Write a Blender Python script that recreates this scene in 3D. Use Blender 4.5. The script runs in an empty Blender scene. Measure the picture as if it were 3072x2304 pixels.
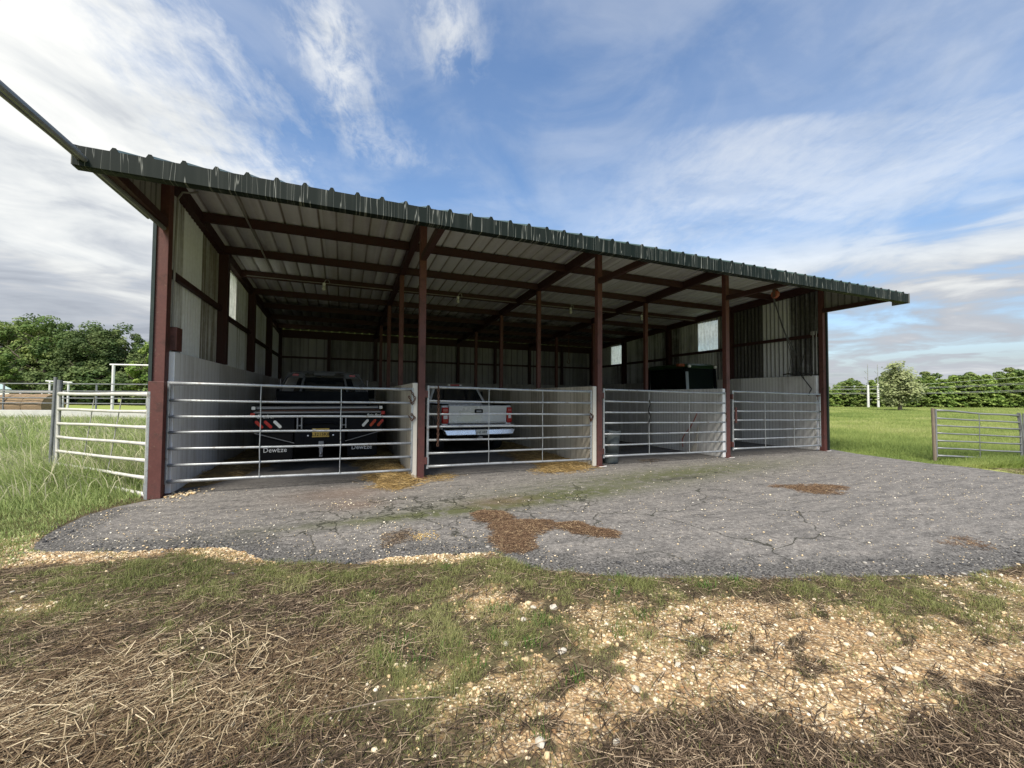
import bpy, math, random
import numpy as np
from mathutils import Vector, Matrix
random.seed(7); RNG = np.random.default_rng(11)
S = bpy.context.scene
COL = S.collection
R = math.radians

# ------------------------------------------------------------------ helpers
def lin(r, g, b):
    f = lambda c: (c/255/12.92) if c/255 <= .04045 else ((c/255+.055)/1.055)**2.4
    return (f(r), f(g), f(b), 1)

class MB:
    """collects shapes and links them as ONE mesh object"""
    def __init__(s): s.v = []; s.f = []
    def add(s, vs, fs):
        n = len(s.v); s.v += [tuple(p) for p in vs]; s.f += [tuple(i+n for i in f) for f in fs]; return s
    def box(s, x0, x1, y0, y1, z0, z1):
        return s.tbox((x0, x1, y0, y1, z0), (x0, x1, y0, y1, z1))
    def tbox(s, b, t):
        x0, x1, y0, y1, z = b; X0, X1, Y0, Y1, Z = t
        return s.add([(x0,y0,z),(x1,y0,z),(x1,y1,z),(x0,y1,z),(X0,Y0,Z),(X1,Y0,Z),(X1,Y1,Z),(X0,Y1,Z)],
                     [(3,2,1,0),(4,5,6,7),(0,1,5,4),(1,2,6,5),(2,3,7,6),(3,0,4,7)])
    def tube(s, pts, r, n=8, caps=True):
        pts = [Vector(p) for p in pts]; rs = r if isinstance(r, (list, tuple)) else [r]*len(pts)
        base = len(s.v); prev = None
        for i, p in enumerate(pts):
            d = (pts[min(i+1, len(pts)-1)] - pts[max(i-1, 0)]).normalized()
            if prev is None:
                a = Vector((0, 0, 1)) if abs(d.z) < .9 else Vector((1, 0, 0))
                u = d.cross(a).normalized()
            else:
                u = (prev - d*prev.dot(d)).normalized()
            prev = u; w = d.cross(u)
            for k in range(n):
                t = 2*math.pi*(k+.5)/n
                s.v.append(tuple(p + rs[i]*(math.cos(t)*u + math.sin(t)*w)))
        for i in range(len(pts)-1):
            for k in range(n):
                a = base+i*n+k; b = base+i*n+(k+1) % n
                s.f.append((a, b, b+n, a+n))
        if caps:
            s.f.append(tuple(base+k for k in range(n))[::-1]); e = base+(len(pts)-1)*n
            s.f.append(tuple(e+k for k in range(n)))
        return s
    def bar(s, p, q, w, h, up=(0, 0, 1)):
        """rectangular bar of width w and height h from p to q"""
        p = Vector(p); q = Vector(q); d = (q-p).normalized(); u = Vector(up)
        sd = d.cross(u).normalized(); u = sd.cross(d).normalized()
        vs = []
        for c in (p, q):
            for a, b in ((-1,-1),(1,-1),(1,1),(-1,1)): vs.append(c + sd*a*w/2 + u*b*h/2)
        return s.add(vs, [(3,2,1,0),(4,5,6,7),(0,1,5,4),(1,2,6,5),(2,3,7,6),(3,0,4,7)])
    def prism(s, poly, axis, a, b):
        """poly of 2D points extruded along axis x or y between a and b"""
        n = len(poly)
        if axis == 'x': vs = [(a, p, q) for p, q in poly] + [(b, p, q) for p, q in poly]
        elif axis == 'y': vs = [(p, a, q) for p, q in poly] + [(p, b, q) for p, q in poly]
        else: vs = [(p, q, a) for p, q in poly] + [(p, q, b) for p, q in poly]
        fs = [tuple(range(n))[::-1], tuple(range(n, 2*n))]
        for i in range(n):
            j = (i+1) % n; fs.append((i, j, j+n, i+n))
        return s.add(vs, fs)
    def lathe(s, prof, c, axis='z', n=24):
        base = len(s.v)
        for r, h in prof:
            for k in range(n):
                t = 2*math.pi*k/n; a, b = r*math.cos(t), r*math.sin(t)
                s.v.append((c[0]+a, c[1]+b, c[2]+h) if axis == 'z' else (c[0]+h, c[1]+a, c[2]+b) if axis == 'x' else (c[0]+a, c[1]+h, c[2]+b))
        for i in range(len(prof)-1):
            for k in range(n):
                a = base+i*n+k; b = base+i*n+(k+1) % n
                s.f.append((a, b, b+n, a+n))
        return s
    def build(s, name, mat, parent=None, bevel=0, smooth=False, label=None):
        me = bpy.data.meshes.new(name); me.from_pydata(s.v, [], s.f); me.update()
        return link(name, me, mat, parent, bevel, smooth, label)

def wpos(o):
    p = Vector((0, 0, 0))
    while o is not None: p = p + o.location; o = o.parent
    return p
def link(name, me, mat, parent=None, bevel=0, smooth=False, label=None):
    o = bpy.data.objects.new(name, me); COL.objects.link(o)
    if mat: me.materials.append(mat)
    if parent is not None:
        o.parent = parent; o.location = -wpos(parent)          # mesh stays in scene coordinates
    if bevel:
        m = o.modifiers.new('bevel', 'BEVEL'); m.width = bevel; m.segments = 2; m.limit_method = 'ANGLE'
    if smooth:
        me.shade_smooth() if hasattr(me, 'shade_smooth') else None
    if label: o['label'] = label
    return o
def tag(o, label=None, cat=None, group=None, kind=None):
    if label: o['label'] = label
    if cat: o['category'] = cat
    if group: o['group'] = group
    if kind: o['kind'] = kind
    return o
def thing(name, loc, label, cat, group=None):
    o = bpy.data.objects.new(name, None); COL.objects.link(o); o.location = loc
    o.empty_display_size = .2
    return tag(o, label, cat, group)
def copy_tree(o, parent=None):
    c = o.copy(); COL.objects.link(c); c.parent = parent
    for ch in list(o.children): copy_tree(ch, c)
    return c
def np_mesh(name, V, F, mat, parent=None, attrs=None, smooth=False):
    """V (n,3); F (m,k) all faces of k corners"""
    V = np.asarray(V, np.float32); F = np.asarray(F, np.int32); k = F.shape[1]
    me = bpy.data.meshes.new(name); me.vertices.add(len(V)); me.vertices.foreach_set('co', V.ravel())
    me.loops.add(F.size); me.loops.foreach_set('vertex_index', F.ravel())
    me.polygons.add(len(F)); me.polygons.foreach_set('loop_start', np.arange(0, F.size, k, dtype=np.int32))
    me.polygons.foreach_set('loop_total', np.full(len(F), k, np.int32))
    if smooth: me.polygons.foreach_set('use_smooth', np.ones(len(F), bool))
    me.update(calc_edges=True)
    for n, a in (attrs or {}).items():
        at = me.attributes.new(n, 'FLOAT', 'POINT'); at.data.foreach_set('value', np.asarray(a, np.float32))
    return link(name, me, mat, parent)
def text_mesh(name, txt, size, loc, mat, parent, rot=(math.pi/2, 0, 0), shear=0, depth=.002, sx=1):
    cu = bpy.data.curves.new(name, 'FONT'); cu.body = txt; cu.size = size; cu.align_x = 'CENTER'; cu.align_y = 'CENTER'
    cu.extrude = depth; cu.shear = shear; cu.resolution_u = 2
    t = bpy.data.objects.new(name, cu); COL.objects.link(t)
    bpy.context.view_layer.update()
    me = bpy.data.meshes.new_from_object(t)
    bpy.data.objects.remove(t)
    me.transform(Matrix.Translation(loc) @ Matrix.Rotation(rot[2], 4, 'Z') @ Matrix.Rotation(rot[0], 4, 'X') @ Matrix.Diagonal((sx, 1, 1, 1)))
    me.materials.clear()
    return link(name, me, mat, parent)

# value noise in numpy
_T = RNG.random((256, 256)).astype(np.float32)
def vnoise(x, y):
    x = np.asarray(x, np.float64); y = np.asarray(y, np.float64)
    xi = np.floor(x).astype(int); yi = np.floor(y).astype(int); fx = x-xi; fy = y-yi
    fx = fx*fx*(3-2*fx); fy = fy*fy*(3-2*fy)
    g = lambda a, b: _T[a & 255, b & 255]
    return (g(xi, yi)*(1-fx)+g(xi+1, yi)*fx)*(1-fy)+(g(xi, yi+1)*(1-fx)+g(xi+1, yi+1)*fx)*fy
def fbm(x, y, sc=1., o=4):
    r = 0; a = .5; t = 0
    for i in range(o):
        r = r+a*vnoise(x*sc+17.3*i, y*sc+5.1*i); t += a; a *= .5; sc *= 2.03
    return r/t
def sdist(x, y, poly):
    """signed distance to polygon, negative inside"""
    P = np.array(poly, float); d2 = np.full(np.shape(x), 1e9); ins = np.zeros(np.shape(x), bool)
    for i in range(len(P)):
        a = P[i]; b = P[(i+1) % len(P)]; e = b-a
        t = np.clip(((x-a[0])*e[0]+(y-a[1])*e[1])/(e@e+1e-9), 0, 1)
        d2 = np.minimum(d2, (x-a[0]-t*e[0])**2+(y-a[1]-t*e[1])**2)
        c = ((a[1] > y) != (b[1] > y)) & (x < (b[0]-a[0])*(y-a[1])/(b[1]-a[1]+1e-12)+a[0]); ins ^= c
    d = np.sqrt(d2); return np.where(ins, -d, d)
def soft(x, y, poly, w):
    return np.clip(.5-sdist(x, y, poly)/(2*w), 0, 1)
def sstep(a, b, x):
    t = np.clip((x-a)/(b-a), 0, 1); return t*t*(3-2*t)

# ------------------------------------------------------------------ materials
def nodes(name):
    m = bpy.data.materials.new(name); m.use_nodes = True
    nt = m.node_tree; return m, nt, nt.nodes['Principled BSDF']
def N(nt, t, **kw):
    n = nt.nodes.new(t)
    for k, v in kw.items():
        if k.startswith('i_'):
            key = k[2:]; key = int(key) if key.isdigit() else key
            n.inputs[key].default_value = v
        else: setattr(n, k, v)
    return n
def L(nt, a, b): nt.links.new(a, b)
def coord(nt, scale=(1, 1, 1)):
    tc = N(nt, 'ShaderNodeTexCoord'); mp = N(nt, 'ShaderNodeMapping'); mp.inputs['Scale'].default_value = scale
    L(nt, tc.outputs['Object'], mp.inputs['Vector']); return mp.outputs['Vector']
def noise(nt, vec, scale, detail=4, rough=.55, dist=0):
    n = N(nt, 'ShaderNodeTexNoise'); n.inputs['Scale'].default_value = scale; n.inputs['Detail'].default_value = detail
    n.inputs['Roughness'].default_value = rough; n.inputs['Distortion'].default_value = dist
    if vec is not None: L(nt, vec, n.inputs['Vector'])
    return n.outputs['Fac']
def ramp(nt, fac, stops):
    n = N(nt, 'ShaderNodeValToRGB'); e = n.color_ramp.elements
    while len(e) < len(stops): e.new(.5)
    for i, (p, c) in enumerate(stops):
        e[i].position = p; e[i].color = c if len(c) == 4 else (*c, 1)
    L(nt, fac, n.inputs['Fac']); return n.outputs['Color']
def mix(nt, fac, a, b, mode='MIX'):
    n = N(nt, 'ShaderNodeMix', data_type='RGBA', blend_type=mode)
    for sock, val in ((n.inputs[0], fac), (n.inputs[6], a), (n.inputs[7], b)):
        if isinstance(val, (int, float)): sock.default_value = val
        elif isinstance(val, tuple): sock.default_value = val if len(val) == 4 else (*val, 1)
        else: L(nt, val, sock)
    return n.outputs[2]
def math_(nt, op, a, b=0., c=0., clamp=False):
    n = N(nt, 'ShaderNodeMath', operation=op, use_clamp=clamp)
    for i, v in enumerate((a, b, c)):
        if isinstance(v, (int, float)): n.inputs[i].default_value = v
        else: L(nt, v, n.inputs[i])
    return n.outputs[0]
def mrange(nt, v, a, b, c=0., d=1.):
    n = N(nt, 'ShaderNodeMapRange', interpolation_type='SMOOTHSTEP')
    L(nt, v, n.inputs[0]); n.inputs[1].default_value = a; n.inputs[2].default_value = b
    n.inputs[3].default_value = c; n.inputs[4].default_value = d
    return n.outputs[0]
def bump(nt, bs, h, strength=.3, dist=.01):
    n = N(nt, 'ShaderNodeBump'); n.inputs['Strength'].default_value = strength; n.inputs['Distance'].default_value = dist
    L(nt, h, n.inputs['Height']); L(nt, n.outputs['Normal'], bs.inputs['Normal'])
def sc3(c, k): return (min(1, c[0]*k), min(1, c[1]*k), min(1, c[2]*k), 1)

def paint(name, c, rough=.5, metal=0., var=.25, scale=3., c2=None, bs=0., bscale=60, stretch=(1, 1, 1), spec=.5):
    """worn surface: two scales of noise between a darker and a lighter tone (or a second colour)"""
    m, nt, b = nodes(name); v = coord(nt, stretch)
    n1 = noise(nt, v, scale, 5, .6); n2 = noise(nt, v, scale*9, 3, .6)
    a = sc3(c, 1-var); d = c2 if c2 else sc3(c, 1+var)
    col = ramp(nt, n1, [(.3, a), (.7, d)])
    col = mix(nt, .5, col, ramp(nt, n2, [(.3, sc3(c, 1-var*.8)), (.7, sc3(c, 1+var*.8))]))
    L(nt, col, b.inputs['Base Color']); b.inputs['Metallic'].default_value = metal
    b.inputs['Specular IOR Level'].default_value = spec
    L(nt, mrange(nt, n1, .2, .8, max(.02, rough-.12), min(1, rough+.12)), b.inputs['Roughness'])
    if bs: bump(nt, b, noise(nt, v, bscale, 3), bs, .005)
    return m
def streaked(name, base, dirt, amount=.5, period=.9, axis='y', rough=.6, zs=.35, fine=9., metal=0., groove=None, clean_or_lit=None, mould_dim=None):
    """sheet or wall whose panels differ and carry vertical dirt streaks; axis = the wall's running axis;
    groove = (period, offset, half width, strength): dirt in wall ribs, a darker line along ceiling ribs; clean = (from, to): one newer panel, on the concrete its sky-lit end painted pale"""
    m, nt, b = nodes(name)
    tc = N(nt, 'ShaderNodeTexCoord'); sx = N(nt, 'ShaderNodeSeparateXYZ'); L(nt, tc.outputs['Object'], sx.inputs[0])
    run = sx.outputs['Y' if axis == 'y' else 'X']
    pid = math_(nt, 'FLOOR', math_(nt, 'DIVIDE', run, period))
    wn = N(nt, 'ShaderNodeTexWhiteNoise', noise_dimensions='1D'); L(nt, pid, wn.inputs['W'])
    cx = N(nt, 'ShaderNodeCombineXYZ'); L(nt, math_(nt, 'MULTIPLY', run, fine), cx.inputs[0])
    L(nt, math_(nt, 'MULTIPLY', sx.outputs['Z'], zs), cx.inputs[1])
    L(nt, math_(nt, 'MULTIPLY', pid, 3.7), cx.inputs[2])
    st = noise(nt, cx.outputs[0], 1., 5, .65)
    cl = noise(nt, coord(nt), 2.2, 4, .6); sm = noise(nt, coord(nt), 17, 4, .65)
    f = math_(nt, 'ADD', math_(nt, 'MULTIPLY', st, .75), math_(nt, 'MULTIPLY', wn.outputs['Value'], .45))
    f = math_(nt, 'ADD', f, math_(nt, 'MULTIPLY', cl, .25))
    f = mrange(nt, f, .62, 1.0, 0, amount)
    if clean_or_lit:
        inside = math_(nt, 'MULTIPLY', math_(nt, 'GREATER_THAN', run, clean_or_lit[0]), math_(nt, 'LESS_THAN', run, clean_or_lit[1]))
        near = math_(nt, 'MULTIPLY', math_(nt, 'LESS_THAN', run, clean_or_lit[2]), clean_or_lit[3])
        f = math_(nt, 'ADD', f, math_(nt, 'MULTIPLY', near, st), clamp=True)
        f = math_(nt, 'MULTIPLY', f, math_(nt, 'SUBTRACT', 1., math_(nt, 'MULTIPLY', inside, .9)))
    if groove:
        p_, o_, w_, k_ = groove
        q = math_(nt, 'ABSOLUTE', math_(nt, 'SUBTRACT', math_(nt, 'FRACT', math_(nt, 'DIVIDE', math_(nt, 'SUBTRACT', run, o_), p_)), .5))
        q = math_(nt, 'MULTIPLY', mrange(nt, q, w_/p_*.4, w_/p_, 1, 0), mrange(nt, math_(nt, 'ADD', st, math_(nt, 'MULTIPLY', cl, .4)), .4, .8, k_*.45, k_))
        f = math_(nt, 'MAXIMUM', f, q)
    f = math_(nt, 'ADD', f, math_(nt, 'MULTIPLY', math_(nt, 'SUBTRACT', sm, .5), .35), clamp=True)
    colr = mix(nt, f, base, dirt)
    if mould_dim:                                               # mouldy patches, with the dim rear of the shed painted into the ceiling
        mo = math_(nt, 'ADD', mrange(nt, sx.outputs['Y'], mould_dim[0], mould_dim[1], 0, .75), math_(nt, 'MULTIPLY', math_(nt, 'SUBTRACT', cl, .5), .9))
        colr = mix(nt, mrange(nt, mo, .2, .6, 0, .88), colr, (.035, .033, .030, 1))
    L(nt, colr, b.inputs['Base Color'])
    b.inputs['Roughness'].default_value = rough; b.inputs['Metallic'].default_value = metal
    b.inputs['Specular IOR Level'].default_value = .3
    bump(nt, b, noise(nt, coord(nt), 30, 3), .08, .005)
    return m
def attr_mat(name, stops, rough=.7, transl=0., spec=.3, objvar=False):
    """colour from the per-blade random attribute 'rnd'"""
    m, nt, b = nodes(name); a = N(nt, 'ShaderNodeAttribute', attribute_name='rnd')
    col = ramp(nt, a.outputs['Fac'], stops)
    L(nt, col, b.inputs['Base Color']); b.inputs['Roughness'].default_value = rough
    b.inputs['Specular IOR Level'].default_value = spec
    if transl:
        t = N(nt, 'ShaderNodeBsdfTranslucent'); L(nt, col, t.inputs['Color'])
        mx = N(nt, 'ShaderNodeMixShader'); mx.inputs[0].default_value = transl
        L(nt, b.outputs[0], mx.inputs[1]); L(nt, t.outputs[0], mx.inputs[2])
        L(nt, mx.outputs[0], nt.nodes['Material Output'].inputs['Surface'])
    return m
def leaf_mat(name, c1, c2, c3):
    m, nt, b = nodes(name); a = N(nt, 'ShaderNodeAttribute', attribute_name='rnd')
    n = noise(nt, coord(nt), .7, 3)
    f = math_(nt, 'ADD', math_(nt, 'MULTIPLY', a.outputs['Fac'], .5), math_(nt, 'MULTIPLY', n, .5))
    col = ramp(nt, f, [(.25, c1), (.5, c2), (.75, c3)])
    oi = N(nt, 'ShaderNodeObjectInfo')
    hs = N(nt, 'ShaderNodeHueSaturation'); L(nt, col, hs.inputs['Color'])
    L(nt, math_(nt, 'ADD', .75, math_(nt, 'MULTIPLY', oi.outputs['Random'], .5)), hs.inputs['Value'])
    L(nt, hs.outputs[0], b.inputs['Base Color']); b.inputs['Roughness'].default_value = .7
    b.inputs['Specular IOR Level'].default_value = .2
    t = N(nt, 'ShaderNodeBsdfTranslucent'); L(nt, hs.outputs[0], t.inputs['Color'])
    mx = N(nt, 'ShaderNodeMixShader'); mx.inputs[0].default_value = .3
    L(nt, b.outputs[0], mx.inputs[1]); L(nt, t.outputs[0], mx.inputs[2])
    L(nt, mx.outputs[0], nt.nodes['Material Output'].inputs['Surface'])
    return m

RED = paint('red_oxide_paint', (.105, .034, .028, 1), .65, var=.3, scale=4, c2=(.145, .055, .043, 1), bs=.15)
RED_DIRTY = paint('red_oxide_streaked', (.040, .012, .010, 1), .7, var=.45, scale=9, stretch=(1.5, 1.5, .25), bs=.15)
GREEN_TRIM = paint('green_painted_steel', (.018, .030, .026, 1), .45, var=.3, scale=3)
CEIL = streaked('white_liner_sheet', (.78, .78, .79, 1), (.25, .21, .165, 1), .40, 1.0, 'x', .5, .8, 5, groove=(.295, .0125, .028, .9), mould_dim=(4.6, 9.0))  # groove draws a darker line along each ceiling rib
ROOFM = paint('green_roof_sheet', (.05, .085, .07, 1), .4, .2, var=.2)
WALL_L = streaked('galvanised_wall_clean', (.82, .85, .90, 1), (.20, .18, .15, 1), .62, .9, 'y', .5, .3, 14, groove=(.13, .0, .030, .8), clean_or_lit=(.80, 1.72, 2.8, .75))
WALL_R = streaked('galvanised_wall_dirty', (.54, .55, .56, 1), (.055, .052, .048, 1), .97, .88, 'y', .55, .22, 11, groove=(.13, .0, .030, .75), clean_or_lit=(.92, 1.78, 3.1, 1.3))
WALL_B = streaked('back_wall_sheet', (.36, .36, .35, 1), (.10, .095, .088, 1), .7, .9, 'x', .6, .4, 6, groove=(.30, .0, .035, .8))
CONC_L = streaked('light_concrete', (.80, .81, .83, 1), (.42, .395, .36, 1), .6, 1.2, 'y', .8, .5, 8, groove=(.20, .0, .012, .6), clean_or_lit=(-.2, .42, 0, 0))  # clean: front end painted paler for the sky light at the opening
CONC = streaked('stained_concrete', (.66, .62, .53, 1), (.27, .23, .165, 1), .8, .75, 'y', .85, .5, 9, groove=(.25, .0, .012, .7))
CONC_R = streaked('grey_concrete', (.74, .74, .72, 1), (.30, .28, .25, 1), .7, 1.2, 'y', .85, .5, 12, groove=(.10, .0, .012, .6))
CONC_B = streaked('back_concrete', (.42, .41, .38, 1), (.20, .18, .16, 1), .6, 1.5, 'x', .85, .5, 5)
GALV = paint('galvanised_pipe', (.40, .42, .43, 1), .45, .45, var=.32, scale=5, c2=(.55, .57, .57, 1), bs=.1, bscale=90)
def blotch(m, col, sc, lo, hi, k):
    nt = m.node_tree; b = nt.nodes['Principled BSDF']; lk = b.inputs['Base Color'].links[0].from_socket
    f = mrange(nt, noise(nt, coord(nt), sc, 5, .7), lo, hi, 0, k); L(nt, mix(nt, f, lk, col), b.inputs['Base Color'])
blotch(GALV, (.16, .125, .09, 1), 11, .56, .70, .7); blotch(RED, (.05, .022, .018, 1), 4, .50, .66, .7); blotch(RED, (.20, .13, .09, 1), 19, .60, .70, .5)
GALV_OLD = paint('weathered_pipe', (.22, .23, .235, 1), .55, .4, var=.3, scale=6)
GATE_CREAM = paint('chalky_pipe', (.56, .55, .50, 1), .55, .1, var=.25, scale=7)
RUST = paint('rusty_iron', (.11, .055, .035, 1), .8, .3, var=.45, scale=25)
BLACKP = paint('black_paint', (.0035, .004, .006, 1), .5, 0, var=.35, scale=4, spec=.14)
RACK = paint('worn_grey_tube', (.075, .075, .078, 1), .5, .2, var=.3, scale=6)
BLACKR = paint('black_rubber', (.008, .008, .009, 1), .8, 0, var=.3, scale=10, spec=.15)
TYRE = paint('tyre_rubber', (.018, .018, .018, 1), .85, 0, var=.3, scale=12, bs=.3)
SILVER = paint('silver_car_paint', (.60, .61, .62, 1), .30, .25, var=.08, scale=2)
PEWTER = paint('dark_pewter_paint', (.16, .165, .17, 1), .35, .3, var=.12)
CHROME = paint('chrome', (.82, .83, .85, 1), .24, .75, var=.06, scale=3)
STEEL = paint('dull_steel', (.25, .25, .26, 1), .45, .8, var=.2, scale=6)
GLASSD = paint('dark_glass', (.012, .015, .018, 1), .05, 0, var=.1, spec=.8)
def clear_glass():
    m, nt, b = nodes('tinted_cab_glass'); tp = N(nt, 'ShaderNodeBsdfTransparent'); tp.inputs['Color'].default_value = (.86, .9, .87, 1)
    b.inputs['Base Color'].default_value = (.02, .03, .028, 1); b.inputs['Roughness'].default_value = .04; mx = N(nt, 'ShaderNodeMixShader'); fr = N(nt, 'ShaderNodeFresnel'); fr.inputs[0].default_value = 1.45
    L(nt, math_(nt, 'ADD', fr.outputs[0], .10, clamp=True), mx.inputs[0]); L(nt, tp.outputs[0], mx.inputs[1]); L(nt, b.outputs[0], mx.inputs[2]); L(nt, mx.outputs[0], nt.nodes['Material Output'].inputs['Surface']); return m
CABGLASS = clear_glass()
REDL = paint('red_lens', (.42, .012, .015, 1), .2, var=.1)
WHITEL = paint('white_lens', (.75, .75, .70, 1), .3, var=.1)
WHITEP = paint('white_paint', (.72, .72, .70, 1), .55, var=.12, scale=4)
LAMPW = paint('clear_lamp', (.85, .85, .82, 1), .15, .0, var=.05)
YELLOWP = paint('yellow_plate', (.55, .36, .07, 1), .5, var=.1)
ORANGE = paint('orange_paint', (.27, .075, .035, 1), .5, var=.3, scale=12)
DKGREEN = paint('dark_green_enamel', (.018, .05, .015, 1), .4, var=.2)
PLASTIC = paint('grey_plastic', (.085, .10, .10, 1), .6, var=.25, scale=4)
ROPE = paint('dark_rope', (.035, .034, .033, 1), .9, var=.3, scale=30)
PIPEP = paint('grey_conduit', (.30, .29, .27, 1), .5, .3, var=.2)
BULB = paint('frosted_glass', (.55, .55, .52, 1), .2, var=.05)
PINKC = paint('faded_red_cord', (.42, .13, .10, 1), .8, var=.2)
HAYM = paint('hay_bale', (.27, .19, .11, 1), .95, var=.45, scale=6, stretch=(1, 1, 3), bs=.6, bscale=25)
WOODP = paint('weathered_wood', (.20, .16, .12, 1), .85, var=.3, scale=5, stretch=(1, 1, .2))
BLUER = paint('pale_blue_roof', (.45, .58, .66, 1), .5, var=.1)

def fascia_mat():
    m, nt, b = nodes('green_fascia_with_lime_runs')
    tc = N(nt, 'ShaderNodeTexCoord'); sx = N(nt, 'ShaderNodeSeparateXYZ'); L(nt, tc.outputs['Object'], sx.inputs[0])
    cx = N(nt, 'ShaderNodeCombineXYZ'); L(nt, math_(nt, 'MULTIPLY', sx.outputs['X'], 13.), cx.inputs[0])
    L(nt, math_(nt, 'MULTIPLY', sx.outputs['Z'], .6), cx.inputs[1])
    st = noise(nt, cx.outputs[0], 1., 2, .5)
    thin = mrange(nt, math_(nt, 'ABSOLUTE', math_(nt, 'SUBTRACT', st, .5)), .0, .015, 1, 0)
    n2 = noise(nt, coord(nt), 2.4, 3); broad = mrange(nt, noise(nt, cx.outputs[0], .45, 4), .45, .75, 0, .10)
    f = math_(nt, 'MULTIPLY', thin, mrange(nt, n2, .3, .6, .5, .95))
    f = math_(nt, 'MAXIMUM', f, broad)
    L(nt, mix(nt, f, (.0045, .0098, .0072, 1), (.22, .225, .205, 1)), b.inputs['Base Color'])
    b.inputs['Roughness'].default_value = .6; b.inputs['Specular IOR Level'].default_value = .2
    return m
FASCIA = fascia_mat()
CHEEK = streaked('stained_canopy_sheet', (.26, .255, .24, 1), (.06, .055, .05, 1), .8, .5, 'y', .6, .3, 12, groove=(.16, .0, .03, .7))
def skylight_mat():
    m, nt, b = nodes('dirty_fibreglass_panel')
    v = coord(nt, (1, 1, .35)); n = noise(nt, v, 9, 5, .7); n2 = noise(nt, coord(nt), 14, 3)
    f = mrange(nt, math_(nt, 'ADD', math_(nt, 'MULTIPLY', n, .7), math_(nt, 'MULTIPLY', n2, .3)), .40, .66, 0, 1)
    col = mix(nt, f, (.98, .98, .96, 1), (.66, .66, .64, 1))
    tl = N(nt, 'ShaderNodeBsdfTranslucent'); L(nt, col, tl.inputs['Color'])
    tp = N(nt, 'ShaderNodeBsdfTransparent'); L(nt, col, tp.inputs['Color'])
    mx = N(nt, 'ShaderNodeMixShader'); mx.inputs[0].default_value = .32
    L(nt, tl.outputs[0], mx.inputs[1]); L(nt, tp.outputs[0], mx.inputs[2])
    L(nt, mx.outputs[0], nt.nodes['Material Output'].inputs['Surface']); return m
SKYL = skylight_mat()

# ------------------------------------------------------------------ camera
cam = bpy.data.cameras.new('camera'); co = bpy.data.objects.new('camera', cam); COL.objects.link(co); S.camera = co
fwd = Vector((.37925656, .92476425, .03123368)); rgt = Vector((.92511944, -.37962097, .00647636)); up = rgt.cross(fwd)
co.matrix_world = Matrix(((rgt.x, up.x, -fwd.x, 2.39327753), (rgt.y, up.y, -fwd.y, -7.26039048), (rgt.z, up.z, -fwd.z, 1.41938626), (0, 0, 0, 1)))
cam.sensor_width = 36; cam.lens = 1236.08/3072*36; cam.clip_end = 3000; cam.clip_start = .05
CX, CY, CZ = 2.393, -7.26, 1.419

# ------------------------------------------------------------------ sky, sun
SUN_EL, SUN_AZ = R(55), Vector((-.62, -.785))           # direction towards the sun, on the ground
sund = Vector((SUN_AZ.x*math.cos(SUN_EL), SUN_AZ.y*math.cos(SUN_EL), math.sin(SUN_EL))).normalized()
sl = bpy.data.lights.new('sun', 'SUN'); so = bpy.data.objects.new('sun', sl); COL.objects.link(so)
sl.energy = SUN_E = 3.0; sl.angle = R(20); sl.color = (1, .93, .82)
so.rotation_euler = sund.to_track_quat('Z', 'Y').to_euler()
W = bpy.data.worlds.new('World'); S.world = W; W.use_nodes = True
nt = W.node_tree; bg = nt.nodes['Background']; bg.inputs['Strength'].default_value = .1
sky = N(nt, 'ShaderNodeTexSky'); sky.sky_type = 'NISHITA'; sky.sun_disc = False
sky.sun_elevation = SUN_EL; sky.sun_rotation = math.atan2(sund.x, sund.y); sky.air_density = 1.0; sky.dust_density = .6; sky.ozone_density = 1.6
tc = N(nt, 'ShaderNodeTexCoord'); sx = N(nt, 'ShaderNodeSeparateXYZ'); L(nt, tc.outputs['Generated'], sx.inputs[0])
X, Y, Z = sx.outputs
zc = math_(nt, 'ADD', math_(nt, 'MAXIMUM', Z, 0.), .1)
A = math_(nt, 'DIVIDE', math_(nt, 'ADD', math_(nt, 'MULTIPLY', X, .977), math_(nt, 'MULTIPLY', Y, -.214)), zc)   # across the wind
B = math_(nt, 'DIVIDE', math_(nt, 'ADD', math_(nt, 'MULTIPLY', X, .214), math_(nt, 'MULTIPLY', Y, .977)), zc)    # along the wind
def ab(sa, sb, off=0.):
    c = N(nt, 'ShaderNodeCombineXYZ'); L(nt, math_(nt, 'MULTIPLY', A, sa), c.inputs[0]); L(nt, math_(nt, 'MULTIPLY', B, sb), c.inputs[1])
    c.inputs[2].default_value = off; return c.outputs[0]
n_big = noise(nt, ab(1.0, 1.3, 3.1), 1.5, 7, .55, .5)
n_str = noise(nt, ab(1.9, 1.7, 7.7), 1.5, 7, .56, .6)
n_fine = noise(nt, ab(8.5, 4.5, 1.3), 2., 9, .64, .3)
c = N(nt, 'ShaderNodeCombineXYZ')
az = math_(nt, 'ARCTAN2', X, Y)
L(nt, math_(nt, 'MULTIPLY', az, 3.2), c.inputs[0]); L(nt, math_(nt, 'MULTIPLY', Z, 13.), c.inputs[1])
n_low = noise(nt, c.outputs[0], 1.2, 6, .55, .6)
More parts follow.
